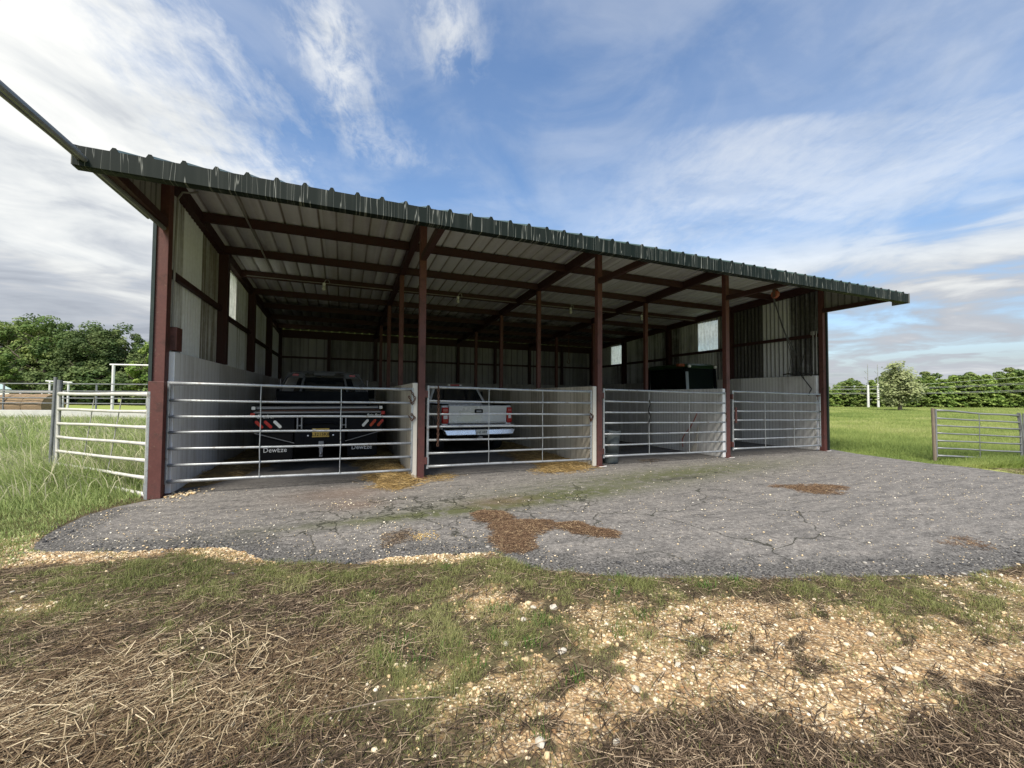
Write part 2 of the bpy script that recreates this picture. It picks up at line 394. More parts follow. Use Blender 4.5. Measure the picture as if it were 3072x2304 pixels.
# the broad cloud mass on the left
e = math_(nt, 'ADD', A, math_(nt, 'MULTIPLY', math_(nt, 'SUBTRACT', n_str, .5), .55))
e = math_(nt, 'ADD', e, math_(nt, 'MULTIPLY', math_(nt, 'SUBTRACT', n_fine, .5), .42))
m_left = mrange(nt, e, -.86, -.36, .96, 0)
def gauss(a0, b0, sa, sb, amp):
    da = math_(nt, 'DIVIDE', math_(nt, 'SUBTRACT', A, a0), sa); db = math_(nt, 'DIVIDE', math_(nt, 'SUBTRACT', B, b0), sb)
    q = math_(nt, 'ADD', math_(nt, 'MULTIPLY', da, da), math_(nt, 'MULTIPLY', db, db))
    return math_(nt, 'MULTIPLY', math_(nt, 'EXPONENT', math_(nt, 'MULTIPLY', q, -1.)), amp)
w = math_(nt, 'ADD', gauss(-.28, 1.18, .12, .24, .85), gauss(.01, .98, .10, .14, .9))
w = math_(nt, 'ADD', w, gauss(-.1, 1.45, .22, .1, .40))
w = math_(nt, 'ADD', w, gauss(-.27, .98, .09, .12, .5))
wisp = math_(nt, 'MULTIPLY', w, mrange(nt, math_(nt, 'ADD', math_(nt, 'MULTIPLY', n_str, .45), math_(nt, 'MULTIPLY', n_fine, .55)), .36, .66, .0, .85))
# thin veil to the right: above the line B = 1.2 - .45 (A - .5)
ln = math_(nt, 'SUBTRACT', math_(nt, 'ADD', B, math_(nt, 'MULTIPLY', A, .45)), 1.42)
ln = math_(nt, 'ADD', ln, math_(nt, 'MULTIPLY', math_(nt, 'SUBTRACT', n_str, .5), .35))
veil = math_(nt, 'MULTIPLY', mrange(nt, ln, -.08, .10, 0, 1), mrange(nt, A, .25, 1.0, 0, 1))
veil = math_(nt, 'MULTIPLY', veil, mrange(nt, math_(nt, 'ADD', math_(nt, 'MULTIPLY', n_big, .7), math_(nt, 'MULTIPLY', n_fine, .3)), .32, .68, .15, .52))
veil2 = math_(nt, 'MULTIPLY', mrange(nt, A, .2, 1.1, 0, .42), mrange(nt, n_str, .35, .7, .4, 1.))
# banks of low cloud towards the horizon
low = math_(nt, 'MULTIPLY', mrange(nt, Z, .20, .40, 1, 0), mrange(nt, math_(nt, 'ADD', math_(nt, 'MULTIPLY', n_low, .6), math_(nt, 'MULTIPLY', n_big, .4)), .36, .54, .25, 1.))
low = math_(nt, 'MULTIPLY', low, mrange(nt, math_(nt, 'ABSOLUTE', math_(nt, 'SUBTRACT', A, .3)), .5, 1.4, .35, 1.))
hz = mrange(nt, Z, .02, .16, .95, 0)
cl = math_(nt, 'MAXIMUM', math_(nt, 'MAXIMUM', m_left, wisp), math_(nt, 'MAXIMUM', math_(nt, 'MAXIMUM', veil, veil2), math_(nt, 'MAXIMUM', low, hz)), clamp=False)
haze_veil = math_(nt, 'ADD', .05, math_(nt, 'MULTIPLY', mrange(nt, math_(nt, 'ADD', math_(nt, 'MULTIPLY', n_big, .5), math_(nt, 'MULTIPLY', n_str, .5)), .38, .62, 0, 1), .20))
cl = math_(nt, 'MINIMUM', math_(nt, 'MAXIMUM', cl, haze_veil), 1.)
shade = math_(nt, 'ADD', math_(nt, 'MULTIPLY', n_low, .65), math_(nt, 'MULTIPLY', n_big, .35))
greyz = mrange(nt, Z, .12, .42, -.075, .17)                      # high cloud is thinner and whiter
shade = math_(nt, 'ADD', shade, greyz)
ccol = ramp(nt, shade, [(.36, (2.0, 2.12, 2.4, 1)), (.47, (2.85, 3.0, 3.25, 1)), (.57, (4.2, 4.3, 4.3, 1)), (.70, (5.3, 5.3, 5.1, 1))])
skyc = N(nt, 'ShaderNodeHueSaturation'); L(nt, sky.outputs[0], skyc.inputs['Color']); skyc.inputs['Saturation'].default_value = 1.14; skyc.inputs['Value'].default_value = 1.02
L(nt, mix(nt, cl, skyc.outputs[0], ccol), bg.inputs['Color'])

S.view_settings.view_transform = 'Standard'; S.view_settings.look = 'None'; S.view_settings.gamma = 1
S.view_settings.exposure = 1.0
S.cycles.max_bounces = 8; S.cycles.diffuse_bounces = 4; S.cycles.transparent_max_bounces = 8
S.cycles.use_denoising = True

# ------------------------------------------------------------------ ground
EDGE = [(.06,-.2),(-.23,-.52),(-.37,-.89),(-.35,-1.44),(-.28,-1.84),(-.16,-2.14),(.51,-2.4),(1.05,-2.49),(1.44,-2.61),(1.6,-2.82),
        (1.74,-3.05),(1.98,-3.23),(2.56,-3.45),(2.87,-3.44),(3.27,-3.54),(3.68,-3.64),(3.76,-3.67),(3.81,-3.97),(4.04,-4.21),(4.36,-4.41),
        (5.03,-4.72),(5.72,-5.0),(6.45,-5.26),(7.12,-5.5),(7.55,-5.54),(8.0,-5.56),(9.5,-5.7),(11.5,-6.0),(14.2,-6.1),(14.3,-5.0),(14.39,-3.67),
        (14.63,-2.89),(14.51,-2.2),(14.79,-.7),(15.16,.1),(15.0,.3),(14.75,.4),(14.75,11.7),(-.1,11.7),(-.1,0)]
GRAVEL = [(3.9,-4.8),(4.74,-5.0),(5.4,-5.35),(6.2,-5.75),(6.8,-6.1),(6.9,-6.7),(5.46,-6.4),(4.89,-6.27),(4.48,-6.22),(4.17,-6.04),(3.94,-5.89),(3.62,-5.82),
          (3.32,-5.85),(2.88,-5.67),(2.64,-5.19),(3.14,-5.09),(3.68,-5.39),(3.75,-5.05)]
GRAVEL1 = [(2.95,-4.28),(3.58,-4.32),(3.75,-4.70),(3.28,-4.72),(3.01,-4.54)]
FRINGE = [(-.8,-1.7),(-.42,-1.5),(-.16,-2.08),(.51,-2.36),(1.05,-2.46),(1.44,-2.58),(1.6,-2.80),(1.76,-3.0),(2.0,-3.2),(1.9,-3.32),(1.54,-3.12),(1.09,-2.70),(.46,-2.72),(.01,-2.62),(-.5,-2.5)]
FRINGE2 = [(2.56,-3.42),(3.3,-3.5),(3.68,-3.60),(3.78,-3.75),(3.37,-3.82),(2.7,-3.63)]
GRAVR = [(6.7,-5.44),(7.57,-5.69),(9,-5.9),(9,-6.6),(6.57,-5.99),(6.45,-5.67)]
GRAVL = [(.3,-3.2),(.63,-3.42),(1.05,-3.75),(.7,-3.78),(.2,-3.5)]
STRAWMAT = [(.1,-3.95),(1.07,-3.85),(1.69,-3.84),(2.3,-4.03),(2.5,-4.5),(2.45,-4.9),(2.3,-5.15),(2.15,-5.35),(2.0,-5.7),(.8,-5.6),(.2,-4.8)]
STRAWLT = [(.4,-4.35),(1.28,-4.40),(1.75,-4.75),(1.95,-5.1),(2.0,-5.6),(.9,-5.4)]
DARK1 = [(3.25,-6.1),(3.36,-5.93),(3.6,-5.84),(3.91,-5.90),(4.15,-6.03),(4.4,-6.4),(3.4,-6.4)]
DARK2 = [(4.25,-6.30),(4.6,-6.24),(4.95,-6.28),(5.5,-6.30),(6,-6.6),(4.3,-6.8)]
DARK3 = [(1.58,-3.55),(2.29,-3.88),(2.57,-4.45),(2.4,-4.6),(1.81,-4.0)]
RGRASS = [(5.6,-5.10),(6.3,-5.25),(7.03,-5.53),(7.2,-6.0),(6.86,-6.0),(6.24,-5.99),(5.69,-5.87),(5.4,-5.5),(5.3,-5.0)]
BAND = [(.3,-2.9),(1.2,-2.75),(1.7,-3.2),(2.6,-3.6),(3.7,-3.85),(4.1,-4.3),(5.0,-4.76),(5.6,-5.0),(5.3,-5.15),(4.6,-4.92),(3.6,-4.35),(2.5,-3.95),(1.5,-3.6),(.4,-3.5)]
MID = [(2.3,-4.0),(2.9,-4.35),(3.6,-4.75),(4.3,-4.95),(4.1,-5.25),(3.6,-5.2),(3.2,-5.35),(2.9,-5.55),(2.4,-5.3),(2.45,-4.7)]
LOWL = [(.2,-3.3),(1.4,-3.45),(2.3,-3.9),(1.9,-4.05),(1.0,-4.0),(.1,-4.1)]
def masks(x, y):
    n = fbm(x, y, 1.6, 4)-.5; n2 = fbm(x+31, y+7, 5., 3)-.5
    xx = x+n*.35; yy = y+n2*.22
    g = np.maximum.reduce([soft(xx, yy, GRAVEL, .16)*.95, soft(xx, yy, GRAVEL1, .1), soft(x, y, FRINGE, .07), soft(x, y, FRINGE2, .05), soft(xx, yy, GRAVR, .15)*.8, soft(xx, yy, GRAVL, .12)*.8])
    g = np.maximum(g, .30*sstep(.0, .2, n2)*sstep(2.3, 3.0, x))
    s = np.maximum(soft(xx, yy, STRAWMAT, .25)*(.12+.8*sstep(.40, .62, fbm(x+60, y+20, 1.7, 3))), soft(xx, yy, STRAWLT, .25)); s = np.clip(s, 0, 1)
    d = np.maximum.reduce([soft(xx, yy, DARK1, .1), soft(xx, yy, DARK2, .1), soft(xx, yy, DARK3, .15)*.55])
    gr = np.maximum.reduce([soft(xx, yy, BAND, .12), soft(xx, yy, RGRASS, .15)*.8, soft(xx, yy, MID, .22)*.75, soft(xx, yy, LOWL, .25)*.85])
    pt = sstep(.34, .54, .62*fbm(x*.8+y*.5, (y-x*.35)*1.9, 4.6, 4)+.38*fbm(x+5, y+3, 15, 3)); fr = np.maximum(soft(x, y, FRINGE, .07), soft(x, y, FRINGE2, .05))
    g = g*np.maximum(.12+.95*pt, fr)
    return np.clip(g*(1-.9*d)*(1-.8*s), 0, 1), s, d, gr
def front_h(x, y, d):
    h = -.055+.063*sstep(-.12, .10, d)+.022*(fbm(x, y, 3.3, 4)-.42)*sstep(-.1, .15, d)+.012*(fbm(x+9, y, 14, 2)-.5)*sstep(-.05, .1, d)
    return h+.03*(fbm(x+3, y+8, .8, 2)-.5)*sstep(.1, .8, d)+.030*(fbm(x+13, y+2, 4.5, 3)-.52)*np.exp(-(d/.16)**2)

def grid(x0, x1, y0, y1, st):
    xs = np.arange(x0, x1+st/2, st); ys = np.arange(y0, y1+st/2, st); gx, gy = np.meshgrid(xs, ys)
    nx, ny = len(xs), len(ys); i = np.arange(nx*ny).reshape(ny, nx)
    F = np.stack([i[:-1,:-1], i[:-1,1:], i[1:,1:], i[1:,:-1]], -1).reshape(-1, 4)
    return gx.ravel(), gy.ravel(), F

# the wide grass field: one sheet to the horizon
m, nt, b = nodes('field_grass'); v = coord(nt)
n1 = noise(nt, v, .35, 5, .6); n2 = noise(nt, v, 4., 4, .65); n3 = noise(nt, coord(nt, (1, .25, 1)), .09, 3)
c1 = ramp(nt, n2, [(.3, (.11, .17, .036, 1)), (.55, (.25, .32, .08, 1)), (.75, (.37, .41, .13, 1))])
c2 = ramp(nt, n1, [(.3, (.19, .265, .065, 1)), (.7, (.37, .40, .13, 1))])
cc = mix(nt, .55, c1, c2); cc = mix(nt, mrange(nt, n3, .45, .65, 0, .55), cc, (.36, .36, .13, 1))
L(nt, cc, b.inputs['Base Color']); b.inputs['Roughness'].default_value = .95; b.inputs['Specular IOR Level'].default_value = .1
bump(nt, b, n2, .8, .12)
FIELD = m
gx, gy, F = grid(-320, 420, -60, 560, 20)
tag(np_mesh('ground', np.stack([gx, gy, np.full_like(gx, -.075)], 1), F, FIELD), 'wide green grass field around the shed reaching to the trees', 'ground', kind='structure')

# verge in front of the asphalt: soil, gravel, straw
m, nt, b = nodes('gravel_and_soil'); v = coord(nt)
ag = N(nt, 'ShaderNodeAttribute', attribute_name='gravel').outputs['Fac']; asx = N(nt, 'ShaderNodeAttribute', attribute_name='straw').outputs['Fac']
adk = N(nt, 'ShaderNodeAttribute', attribute_name='dark').outputs['Fac']; agr = N(nt, 'ShaderNodeAttribute', attribute_name='grass').outputs['Fac']
nz = noise(nt, v, 9, 5, .65); nf = noise(nt, v, 55, 4, .7)
soil = ramp(nt, nz, [(.3, (.045, .035, .020, 1)), (.55, (.105, .082, .048, 1)), (.75, (.17, .13, .078, 1))])
soil = mix(nt, .5, soil, ramp(nt, nf, [(.35, (.03, .022, .013, 1)), (.65, (.19, .15, .09, 1))]))
vo = N(nt, 'ShaderNodeTexVoronoi', feature='F1'); vo.inputs['Scale'].default_value = 62; L(nt, v, vo.inputs['Vector'])
vcol = N(nt, 'ShaderNodeSeparateColor'); L(nt, vo.outputs['Color'], vcol.inputs[0])
peb = ramp(nt, vcol.outputs[0], [(.05, (.20, .13, .07, 1)), (.35, (.40, .27, .14, 1)), (.6, (.54, .41, .24, 1)), (.85, (.62, .55, .41, 1)), (1., (.42, .20, .08, 1))])
peb = mix(nt, mrange(nt, vo.outputs['Distance'], .35, .65, 0, .9), peb, mix(nt, nz, (.12, .08, .045, 1), (.52, .35, .18, 1)))
gf = mrange(nt, math_(nt, 'ADD', ag, math_(nt, 'MULTIPLY', math_(nt, 'SUBTRACT', nz, .5), .8)), .25, .6, 0, 1)
col = mix(nt, gf, soil, peb)
col = mix(nt, math_(nt, 'MULTIPLY', asx, .6), col, mix(nt, nf, (.06, .042, .023, 1), (.32, .245, .14, 1)))
col = mix(nt, math_(nt, 'MULTIPLY', adk, .85), col, mix(nt, nf, (.018, .012, .008, 1), (.10, .068, .042, 1)))
col = mix(nt, math_(nt, 'MULTIPLY', agr, .45), col, mix(nt, nf, (.045, .05, .018, 1), (.16, .175, .065, 1)))
L(nt, col, b.inputs['Base Color']); b.inputs['Roughness'].default_value = .95; b.inputs['Specular IOR Level'].default_value = .15
hb = math_(nt, 'ADD', nf, math_(nt, 'MULTIPLY', gf, math_(nt, 'SUBTRACT', 1., vo.outputs['Distance'])))
bump(nt, b, hb, .9, .012)
VERGE = m
gx, gy, F = grid(-5.5, 14, -8.6, .3, .05)
d = sdist(gx, gy, EDGE); keep = (d > -.16)[F].all(1); keep &= ~((gx > .2) & (gy > -1.5))[F].any(1)
g, s, dk, gr = masks(gx, gy)
h = front_h(gx, gy, d); 
tag(np_mesh('verge', np.stack([gx, gy, h], 1), F[keep], VERGE, attrs=dict(gravel=g, straw=s, dark=dk, grass=np.maximum(gr, sstep(-.2, -.9, gx))), smooth=True),
    'soil and pale gravel verge in front of the asphalt', 'ground', kind='structure')

# the asphalt forecourt and shed floor
m, nt, b = nodes('old_asphalt'); v = coord(nt)
tc = N(nt, 'ShaderNodeTexCoord'); sx = N(nt, 'ShaderNodeSeparateXYZ'); L(nt, tc.outputs['Object'], sx.inputs[0]); PX, PY = sx.outputs[0], sx.outputs[1]
ae = N(nt, 'ShaderNodeAttribute', attribute_name='edge').outputs['Fac']
n1 = noise(nt, v, .9, 5, .6); n2 = noise(nt, v, 6, 5, .7); n3 = noise(nt, v, 110, 2, .6); n4 = noise(nt, v, 28, 4, .7)
base = ramp(nt, n1, [(.3, (.115, .113, .113, 1)), (.7, (.185, .18, .175, 1))])
n5 = noise(nt, v, 46, 4, .75)
base = mix(nt, .42, base, ramp(nt, n5, [(.34, (.030, .030, .030, 1)), (.5, (.14, .138, .136, 1)), (.64, (.40, .39, .37, 1))]))
base = mix(nt, .4, base, ramp(nt, n3, [(.3, (.05, .05, .051, 1)), (.5, (.15, .148, .146, 1)), (.68, (.34, .335, .32, 1))]))
n6 = noise(nt, v, 17, 5, .72); n7 = noise(nt, coord(nt, (.7, 2.2, 1)), 3.2, 5, .65)
base = mix(nt, 1., base, ramp(nt, n6, [(.30, (.52, .52, .52, 1)), (.5, (1, 1, 1, 1)), (.68, (1.5, 1.5, 1.48, 1))]), 'MULTIPLY')
base = mix(nt, 1., base, (1.04, 1.0, .95, 1), 'MULTIPLY')
base = mix(nt, 1., base, ramp(nt, n7, [(.32, (.66, .66, .67, 1)), (.5, (1, 1, 1, 1)), (.66, (1.22, 1.2, 1.18, 1))]), 'MULTIPLY')
dk = mrange(nt, math_(nt, 'ADD', ae, math_(nt, 'ADD', math_(nt, 'MULTIPLY', math_(nt, 'SUBTRACT', n2, .5), 1.6), math_(nt, 'MULTIPLY', math_(nt, 'SUBTRACT', n4, .5), 1.3))), .45, .70, 0, .82)
base = mix(nt, dk, base, mix(nt, mrange(nt, n5, .4, .62, 0, 1), (.023, .022, .021, 1), (.17, .165, .155, 1)))
def blob(x0, y0, sx_, sy_, rot=0.):
    dx = math_(nt, 'SUBTRACT', PX, x0); dy = math_(nt, 'SUBTRACT', PY, y0); cr, sr = math.cos(rot), math.sin(rot)
    u = math_(nt, 'DIVIDE', math_(nt, 'ADD', math_(nt, 'MULTIPLY', dx, cr), math_(nt, 'MULTIPLY', dy, sr)), sx_)
    w = math_(nt, 'DIVIDE', math_(nt, 'SUBTRACT', math_(nt, 'MULTIPLY', dy, cr), math_(nt, 'MULTIPLY', dx, sr)), sy_)
    q = math_(nt, 'ADD', math_(nt, 'MULTIPLY', u, u), math_(nt, 'MULTIPLY', w, w))
    return math_(nt, 'EXPONENT', math_(nt, 'MULTIPLY', q, -1.))
moss = math_(nt, 'ADD', blob(8.3, -1.25, 3.2, .55, .1), math_(nt, 'ADD', blob(5.2, -2.0, 1.6, .30, .03), blob(3.4, -2.25, 1.5, .16)))
moss = math_(nt, 'MULTIPLY', moss, mrange(nt, n2, .32, .55, .15, .95), clamp=True)
base = mix(nt, moss, base, mix(nt, n5, (.045, .05, .022, 1), (.13, .14, .07, 1)))
st = math_(nt, 'ADD', blob(2.4, -.75, .7, .5), math_(nt, 'ADD', blob(4.4, -2.0, .5, .25), blob(2.6, -1.5, .35, .25)))
base = mix(nt, math_(nt, 'MULTIPLY', st, .45, clamp=True), base, (.15, .095, .065, 1))
dp = math_(nt, 'ADD', math_(nt, 'ADD', blob(2.6, .15, .55, .22), blob(7.9, -1.6, .6, .12)), blob(6.0, 2.2, .6, .25))
base = mix(nt, math_(nt, 'MULTIPLY', math_(nt, 'MULTIPLY', dp, n2), 1.1, clamp=True), base, (.035, .033, .032, 1))
ins = mrange(nt, PY, .1, .9, 0, 1)                                   # greyish floor tone inside the stalls, fading in past the gates
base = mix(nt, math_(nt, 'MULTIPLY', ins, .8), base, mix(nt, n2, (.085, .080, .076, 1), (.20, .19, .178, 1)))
# cracks
vw = N(nt, 'ShaderNodeVectorMath', operation='ADD'); L(nt, v, vw.inputs[0])
nn = N(nt, 'ShaderNodeTexNoise'); nn.inputs['Scale'].default_value = 2.2; nn.inputs['Detail'].default_value = 5; L(nt, v, nn.inputs['Vector'])
vs = N(nt, 'ShaderNodeVectorMath', operation='SCALE'); L(nt, nn.outputs['Color'], vs.inputs[0]); vs.inputs['Scale'].default_value = .55; L(nt, vs.outputs[0], vw.inputs[1])
def crack(scale, wd, region):
    vo = N(nt, 'ShaderNodeTexVoronoi', feature='DISTANCE_TO_EDGE'); vo.inputs['Scale'].default_value = scale; L(nt, vw.outputs[0], vo.inputs['Vector'])
    return math_(nt, 'MULTIPLY', mrange(nt, vo.outputs['Distance'], wd*.3, wd, 1, 0), region)
reg = math_(nt, 'ADD', math_(nt, 'ADD', blob(3.6, -2.3, 2.4, 1.0), blob(8, -1.7, 3, .5)), blob(6.5, -3.6, 1.6, 1.3))
big = mrange(nt, n1, .40, .58, 0, 1)
ck = math_(nt, 'MAXIMUM', crack(.62, .009, mrange(nt, reg, .15, .5, 0, 1)), crack(2.2, .024, math_(nt, 'MULTIPLY', mrange(nt, blob(3.7, -2.2, 2.6, .85), .25, .7, 0, 1), mrange(nt, n1, .33, .5, .2, 1))))
base = mix(nt, math_(nt, 'MULTIPLY', ck, mrange(nt, n4, .28, .58, .15, .85)), base, (.020, .022, .014, 1))
wh = N(nt, 'ShaderNodeTexVoronoi', feature='F1'); wh.inputs['Scale'].default_value = 42; L(nt, v, wh.inputs['Vector'])
wsep = N(nt, 'ShaderNodeSeparateColor'); L(nt, wh.outputs['Color'], wsep.inputs[0])
sp = math_(nt, 'MULTIPLY', mrange(nt, wh.outputs['Distance'], .12, .24, 1, 0), math_(nt, 'GREATER_THAN', wsep.outputs[1], .90))
base = mix(nt, math_(nt, 'MULTIPLY', sp, math_(nt, 'SUBTRACT', 1., ins)), base, (.50, .48, .43, 1))
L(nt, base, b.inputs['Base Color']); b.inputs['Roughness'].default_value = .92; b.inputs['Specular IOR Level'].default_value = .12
bump(nt, b, math_(nt, 'ADD', n3, math_(nt, 'MULTIPLY', ck, -1.5)), .45, .006)
ASPH = m
gx, gy, F = grid(-.7, 15.6, -6.6, 11.7, .06)
d = sdist(gx, gy, EDGE); keep = (d < .15)[F].all(1)
z = -.065*np.clip(d/.15, 0, 1)**1.3 + .010*(fbm(gx, gy, .6, 3)-.5)*np.clip(-d/.4, 0, 1)*(gy < 0)
edge = np.clip(1+d/.75, 0, 1)*(gy < -.6)*np.where(gx > 13.5, .3, 1)
tag(np_mesh('asphalt_forecourt', np.stack([gx, gy, z], 1), F[keep], ASPH, attrs=dict(edge=edge), smooth=True), 'cracked grey asphalt in front of and under the shed', 'paved yard', kind='structure')

# ------------------------------------------------------------------ the shed
WB = 3.66; XR = 4*WB; YB = 11.46
zr = lambda y: 4.46-.052*y                                   # underside of the rafters
shed = thing('open_shed', (XR/2, YB/2, 0), 'long open-fronted steel shed with dark red posts and a green ribbed roof edge', 'shed')
def post(x, y, w, z0, z1, mat=RED, pl=True):
    mb = MB().box(x-w/2, x+w/2, y-w/2, y+w/2, z0, z1)
    if pl: mb.box(x-w*.95, x+w*.95, y-w*.95, y+w*.95, z0+.002, z0+.014)
    return mb.build('post', mat, shed, bevel=.006)
for k in range(5):
    post(k*WB, 0, .115 if k else .15, 0, 4.56)
for k in (1, 2, 3):
    for j in (1, 2, 3): post(k*WB, 2.865*j, .105, 0, zr(2.865*j)+.02)
for x in (0.07, XR-.07):
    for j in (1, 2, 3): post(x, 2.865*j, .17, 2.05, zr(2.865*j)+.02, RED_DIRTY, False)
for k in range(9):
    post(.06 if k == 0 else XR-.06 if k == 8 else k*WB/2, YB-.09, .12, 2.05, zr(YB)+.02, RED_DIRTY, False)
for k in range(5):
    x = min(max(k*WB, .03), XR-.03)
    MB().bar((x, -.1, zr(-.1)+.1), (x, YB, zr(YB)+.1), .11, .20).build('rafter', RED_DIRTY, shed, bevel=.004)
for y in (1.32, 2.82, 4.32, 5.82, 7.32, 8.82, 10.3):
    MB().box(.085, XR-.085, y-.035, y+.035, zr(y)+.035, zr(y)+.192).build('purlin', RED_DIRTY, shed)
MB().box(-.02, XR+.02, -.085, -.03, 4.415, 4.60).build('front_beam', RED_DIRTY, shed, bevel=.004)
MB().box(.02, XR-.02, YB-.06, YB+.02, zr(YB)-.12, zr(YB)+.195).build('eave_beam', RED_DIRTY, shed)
for k in range(5):                                           # horizontal arms carrying the front canopy
    x = min(max(k*WB, .02), XR-.02)
    MB().bar((x, -.05, 3.85), (x, -1.70, 3.85), .09, .11).build('canopy_arm', RED_DIRTY, shed, bevel=.004)
MB().box(-.10, XR+.10, -1.72, -1.64, 3.76, 3.92).build('canopy_beam', RED_DIRTY, shed)
# ribbed roof: trapezoidal ribs running down the slope
def ribs(x0, x1, per, rw, rh):
    out = [(x0, 0)]; x = x0
    xs = []
    k = math.floor(x0/per)
    while True:
        c = k*per+.16
        if c > x1-.06: break
        if c > x0+.06: xs += [(c-rw, 0), (c-rw*.4, rh), (c+rw*.4, rh), (c+rw, 0)]
        k += 1
    return [(x0, 0)]+xs+[(x1, 0)]
def roof_sheet(name, mat, off, y0, yb, x0, x1, parent, rw=.035, rh=.036):
    pr = ribs(x0, x1, .295, rw, rh); n = len(pr)
    rows = [(y0, 3.925+(y0+1.79)*.42+off), (0.0, 4.675+off), (yb, zr(yb)+.205+off)]
    V = [(x, y, z+h) for y, z in rows for x, h in pr]
    F = [(r*n+i, r*n+i+1, (r+1)*n+i+1, (r+1)*n+i) for r in range(2) for i in range(n-1)]
    return np_mesh(name, V, F, mat, parent)
roof = roof_sheet('roof', ROOFM, .006, -1.80, YB+.25, -.16, XR+.16, shed)
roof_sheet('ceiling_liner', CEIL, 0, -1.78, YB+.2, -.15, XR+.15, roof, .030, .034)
fp = [(x, 3.925+h) for x, h in ribs(-.17, XR+.17, .295, .035, .040)]
fb = MB(); n = len(fp)
V = [(x, y, z) for y in (-1.825, -1.803) for x, z in fp] + [(x, y, 3.725) for y in (-1.825, -1.803) for x, z in fp]
F = [(2*n+i, 2*n+i+1, i+1, i) for i in range(n-1)] + [(n+i, n+i+1, 3*n+i+1, 3*n+i) for i in range(n-1)] + [(i, i+1, n+i+1, n+i) for i in range(n-1)] + [(3*n+i, 3*n+i+1, 2*n+i+1, 2*n+i) for i in range(n-1)] + [(0, n, 3*n, 2*n), (n-1, 3*n-1, 4*n-1, 2*n-1)][:1]
fb.add(V, F); fb.box(-.17, XR+.17, -1.80, -1.70, 3.722, 3.735).build('fascia', FASCIA, shed)
MB().tbox((XR+.172, XR+.20, -1.84, -1.5, 3.71), (XR+.172, XR+.20, -1.84, -1.5, 3.94)).build('fascia_end_cap', GALV_OLD, shed)
for x, nm in ((-.175, 'l'), (XR+.175, 'r')):
    MB().bar((x, -1.80, 3.86), (x, 0, 4.61), .02, .15).bar((x, 0, 4.62), (x, YB+.2, zr(YB)+.14), .02, .16).build('rake_trim', GREEN_TRIM, shed)
# side and back walls of corrugated sheet
def sheet(mb_v, mb_f, axis, c, a0, a1, z0, z1f, per, amp, sgn):
    n = max(2, int((a1-a0)/per*6)+1); base = len(mb_v)
    for i in range(n):
        a = a0+(a1-a0)*i/(n-1)
        o = amp*sgn*max(-1, min(1, 1.6*math.sin(2*math.pi*a/per)))
        for z in (z0(a) if callable(z0) else z0, z1f(a) if callable(z1f) else z1f):
            mb_v.append((c+o, a, z) if axis == 'x' else (a, c+o, z))
    for i in range(n-1): mb_f.append((base+2*i, base+2*i+2, base+2*i+3, base+2*i+1))
top = lambda a: zr(a)+.19
for side, x, mat, sg in (('left', 0.0, WALL_L, 1), ('right', XR, WALL_R, -1)):
    v = []; f = []
    cuts = [(.0, 3.43, 0), (3.43, 4.32, 1), (4.32, 8.86, 0), (8.86, 9.74, 2), (9.74, YB, 0)]
    for a0, a1, w in cuts:
        if not w: sheet(v, f, 'x', x-.03*sg, a0, a1, 1.95, top, .13, .017, sg)
        else:
            zb, zt = (3.13, 4.20) if w == 1 else (2.97, 3.92)
            sheet(v, f, 'x', x-.03*sg, a0, a1, 1.95, zb, .13, .017, sg); sheet(v, f, 'x', x-.03*sg, a0, a1, zt, top, .13, .017, sg)
    mb = MB(); mb.v = v; mb.f = f
    wl = mb.build('side_wall', mat, shed, label='cleaner pale corrugated wall' if side == 'left' else 'dirty dark-streaked corrugated wall')
    for a0, a1, zb, zt in ((3.43, 4.32, 3.13, 4.20), (8.86, 9.74, 2.97, 3.92)):
        v = []; f = []; sheet(v, f, 'x', x-.03*sg, a0, a1, zb, zt, .13, .017, sg)
        mb = MB(); mb.v = v; mb.f = f; mb.build('skylight_panel', SKYL, wl)
    zs = (3.19, 3.10, 3.0, 2.98)
    for j in range(4):
        MB().box(min(x+.0*sg, x+.07*sg), max(x+.0*sg, x+.07*sg), 2.865*j+.09, 2.865*(j+1)-.09, zs[j]-.045, zs[j]+.045).build('girt', RED_DIRTY, wl)
    # canopy cheek: the triangle of sheet between post and fascia
    n = 17; V = []; F = []
    for i in range(n):
        y = -1.66*(1-i/(n-1))-.03; o = .010*max(-1, min(1, 1.6*math.sin(2*math.pi*y/.16)))
        V += [(x-.03*sg+o, y, 3.84), (x-.03*sg+o, y, max(3.86, 3.925+(y+1.79)*.42-.01))]
    for i in range(n-1): F.append((2*i, 2*i+2, 2*i+3, 2*i+1))
    MB().add(V, F).build('canopy_cheek', CHEEK, shed)
    MB().box(min(x-.06*sg, x-.10*sg), max(x-.06*sg, x-.10*sg), -.10, .06, 0, 4.45).build('corner_trim', GREEN_TRIM, shed)
    MB().box(min(x-.062*sg, x-.070*sg), max(x-.062*sg, x-.070*sg), .07, 3.40, 0.0, 4.4).box(min(x-.062*sg, x-.070*sg), max(x-.062*sg, x-.070*sg), 4.36, 8.84, 0.0, 4.2).box(min(x-.062*sg, x-.070*sg), max(x-.062*sg, x-.070*sg), 9.76, YB, 0.0, 3.98)\
        .box(min(x-.062*sg, x-.070*sg), max(x-.062*sg, x-.070*sg), 3.402, 4.358, 0.0, 3.12).box(min(x-.062*sg, x-.070*sg), max(x-.062*sg, x-.070*sg), 8.842, 9.758, 0.0, 2.96).build('outer_cladding', GREEN_TRIM, shed)
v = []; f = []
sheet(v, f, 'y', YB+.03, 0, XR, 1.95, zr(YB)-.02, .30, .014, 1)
mb = MB(); mb.v = v; mb.f = f; bw = mb.build('back_wall', WALL_B, shed)
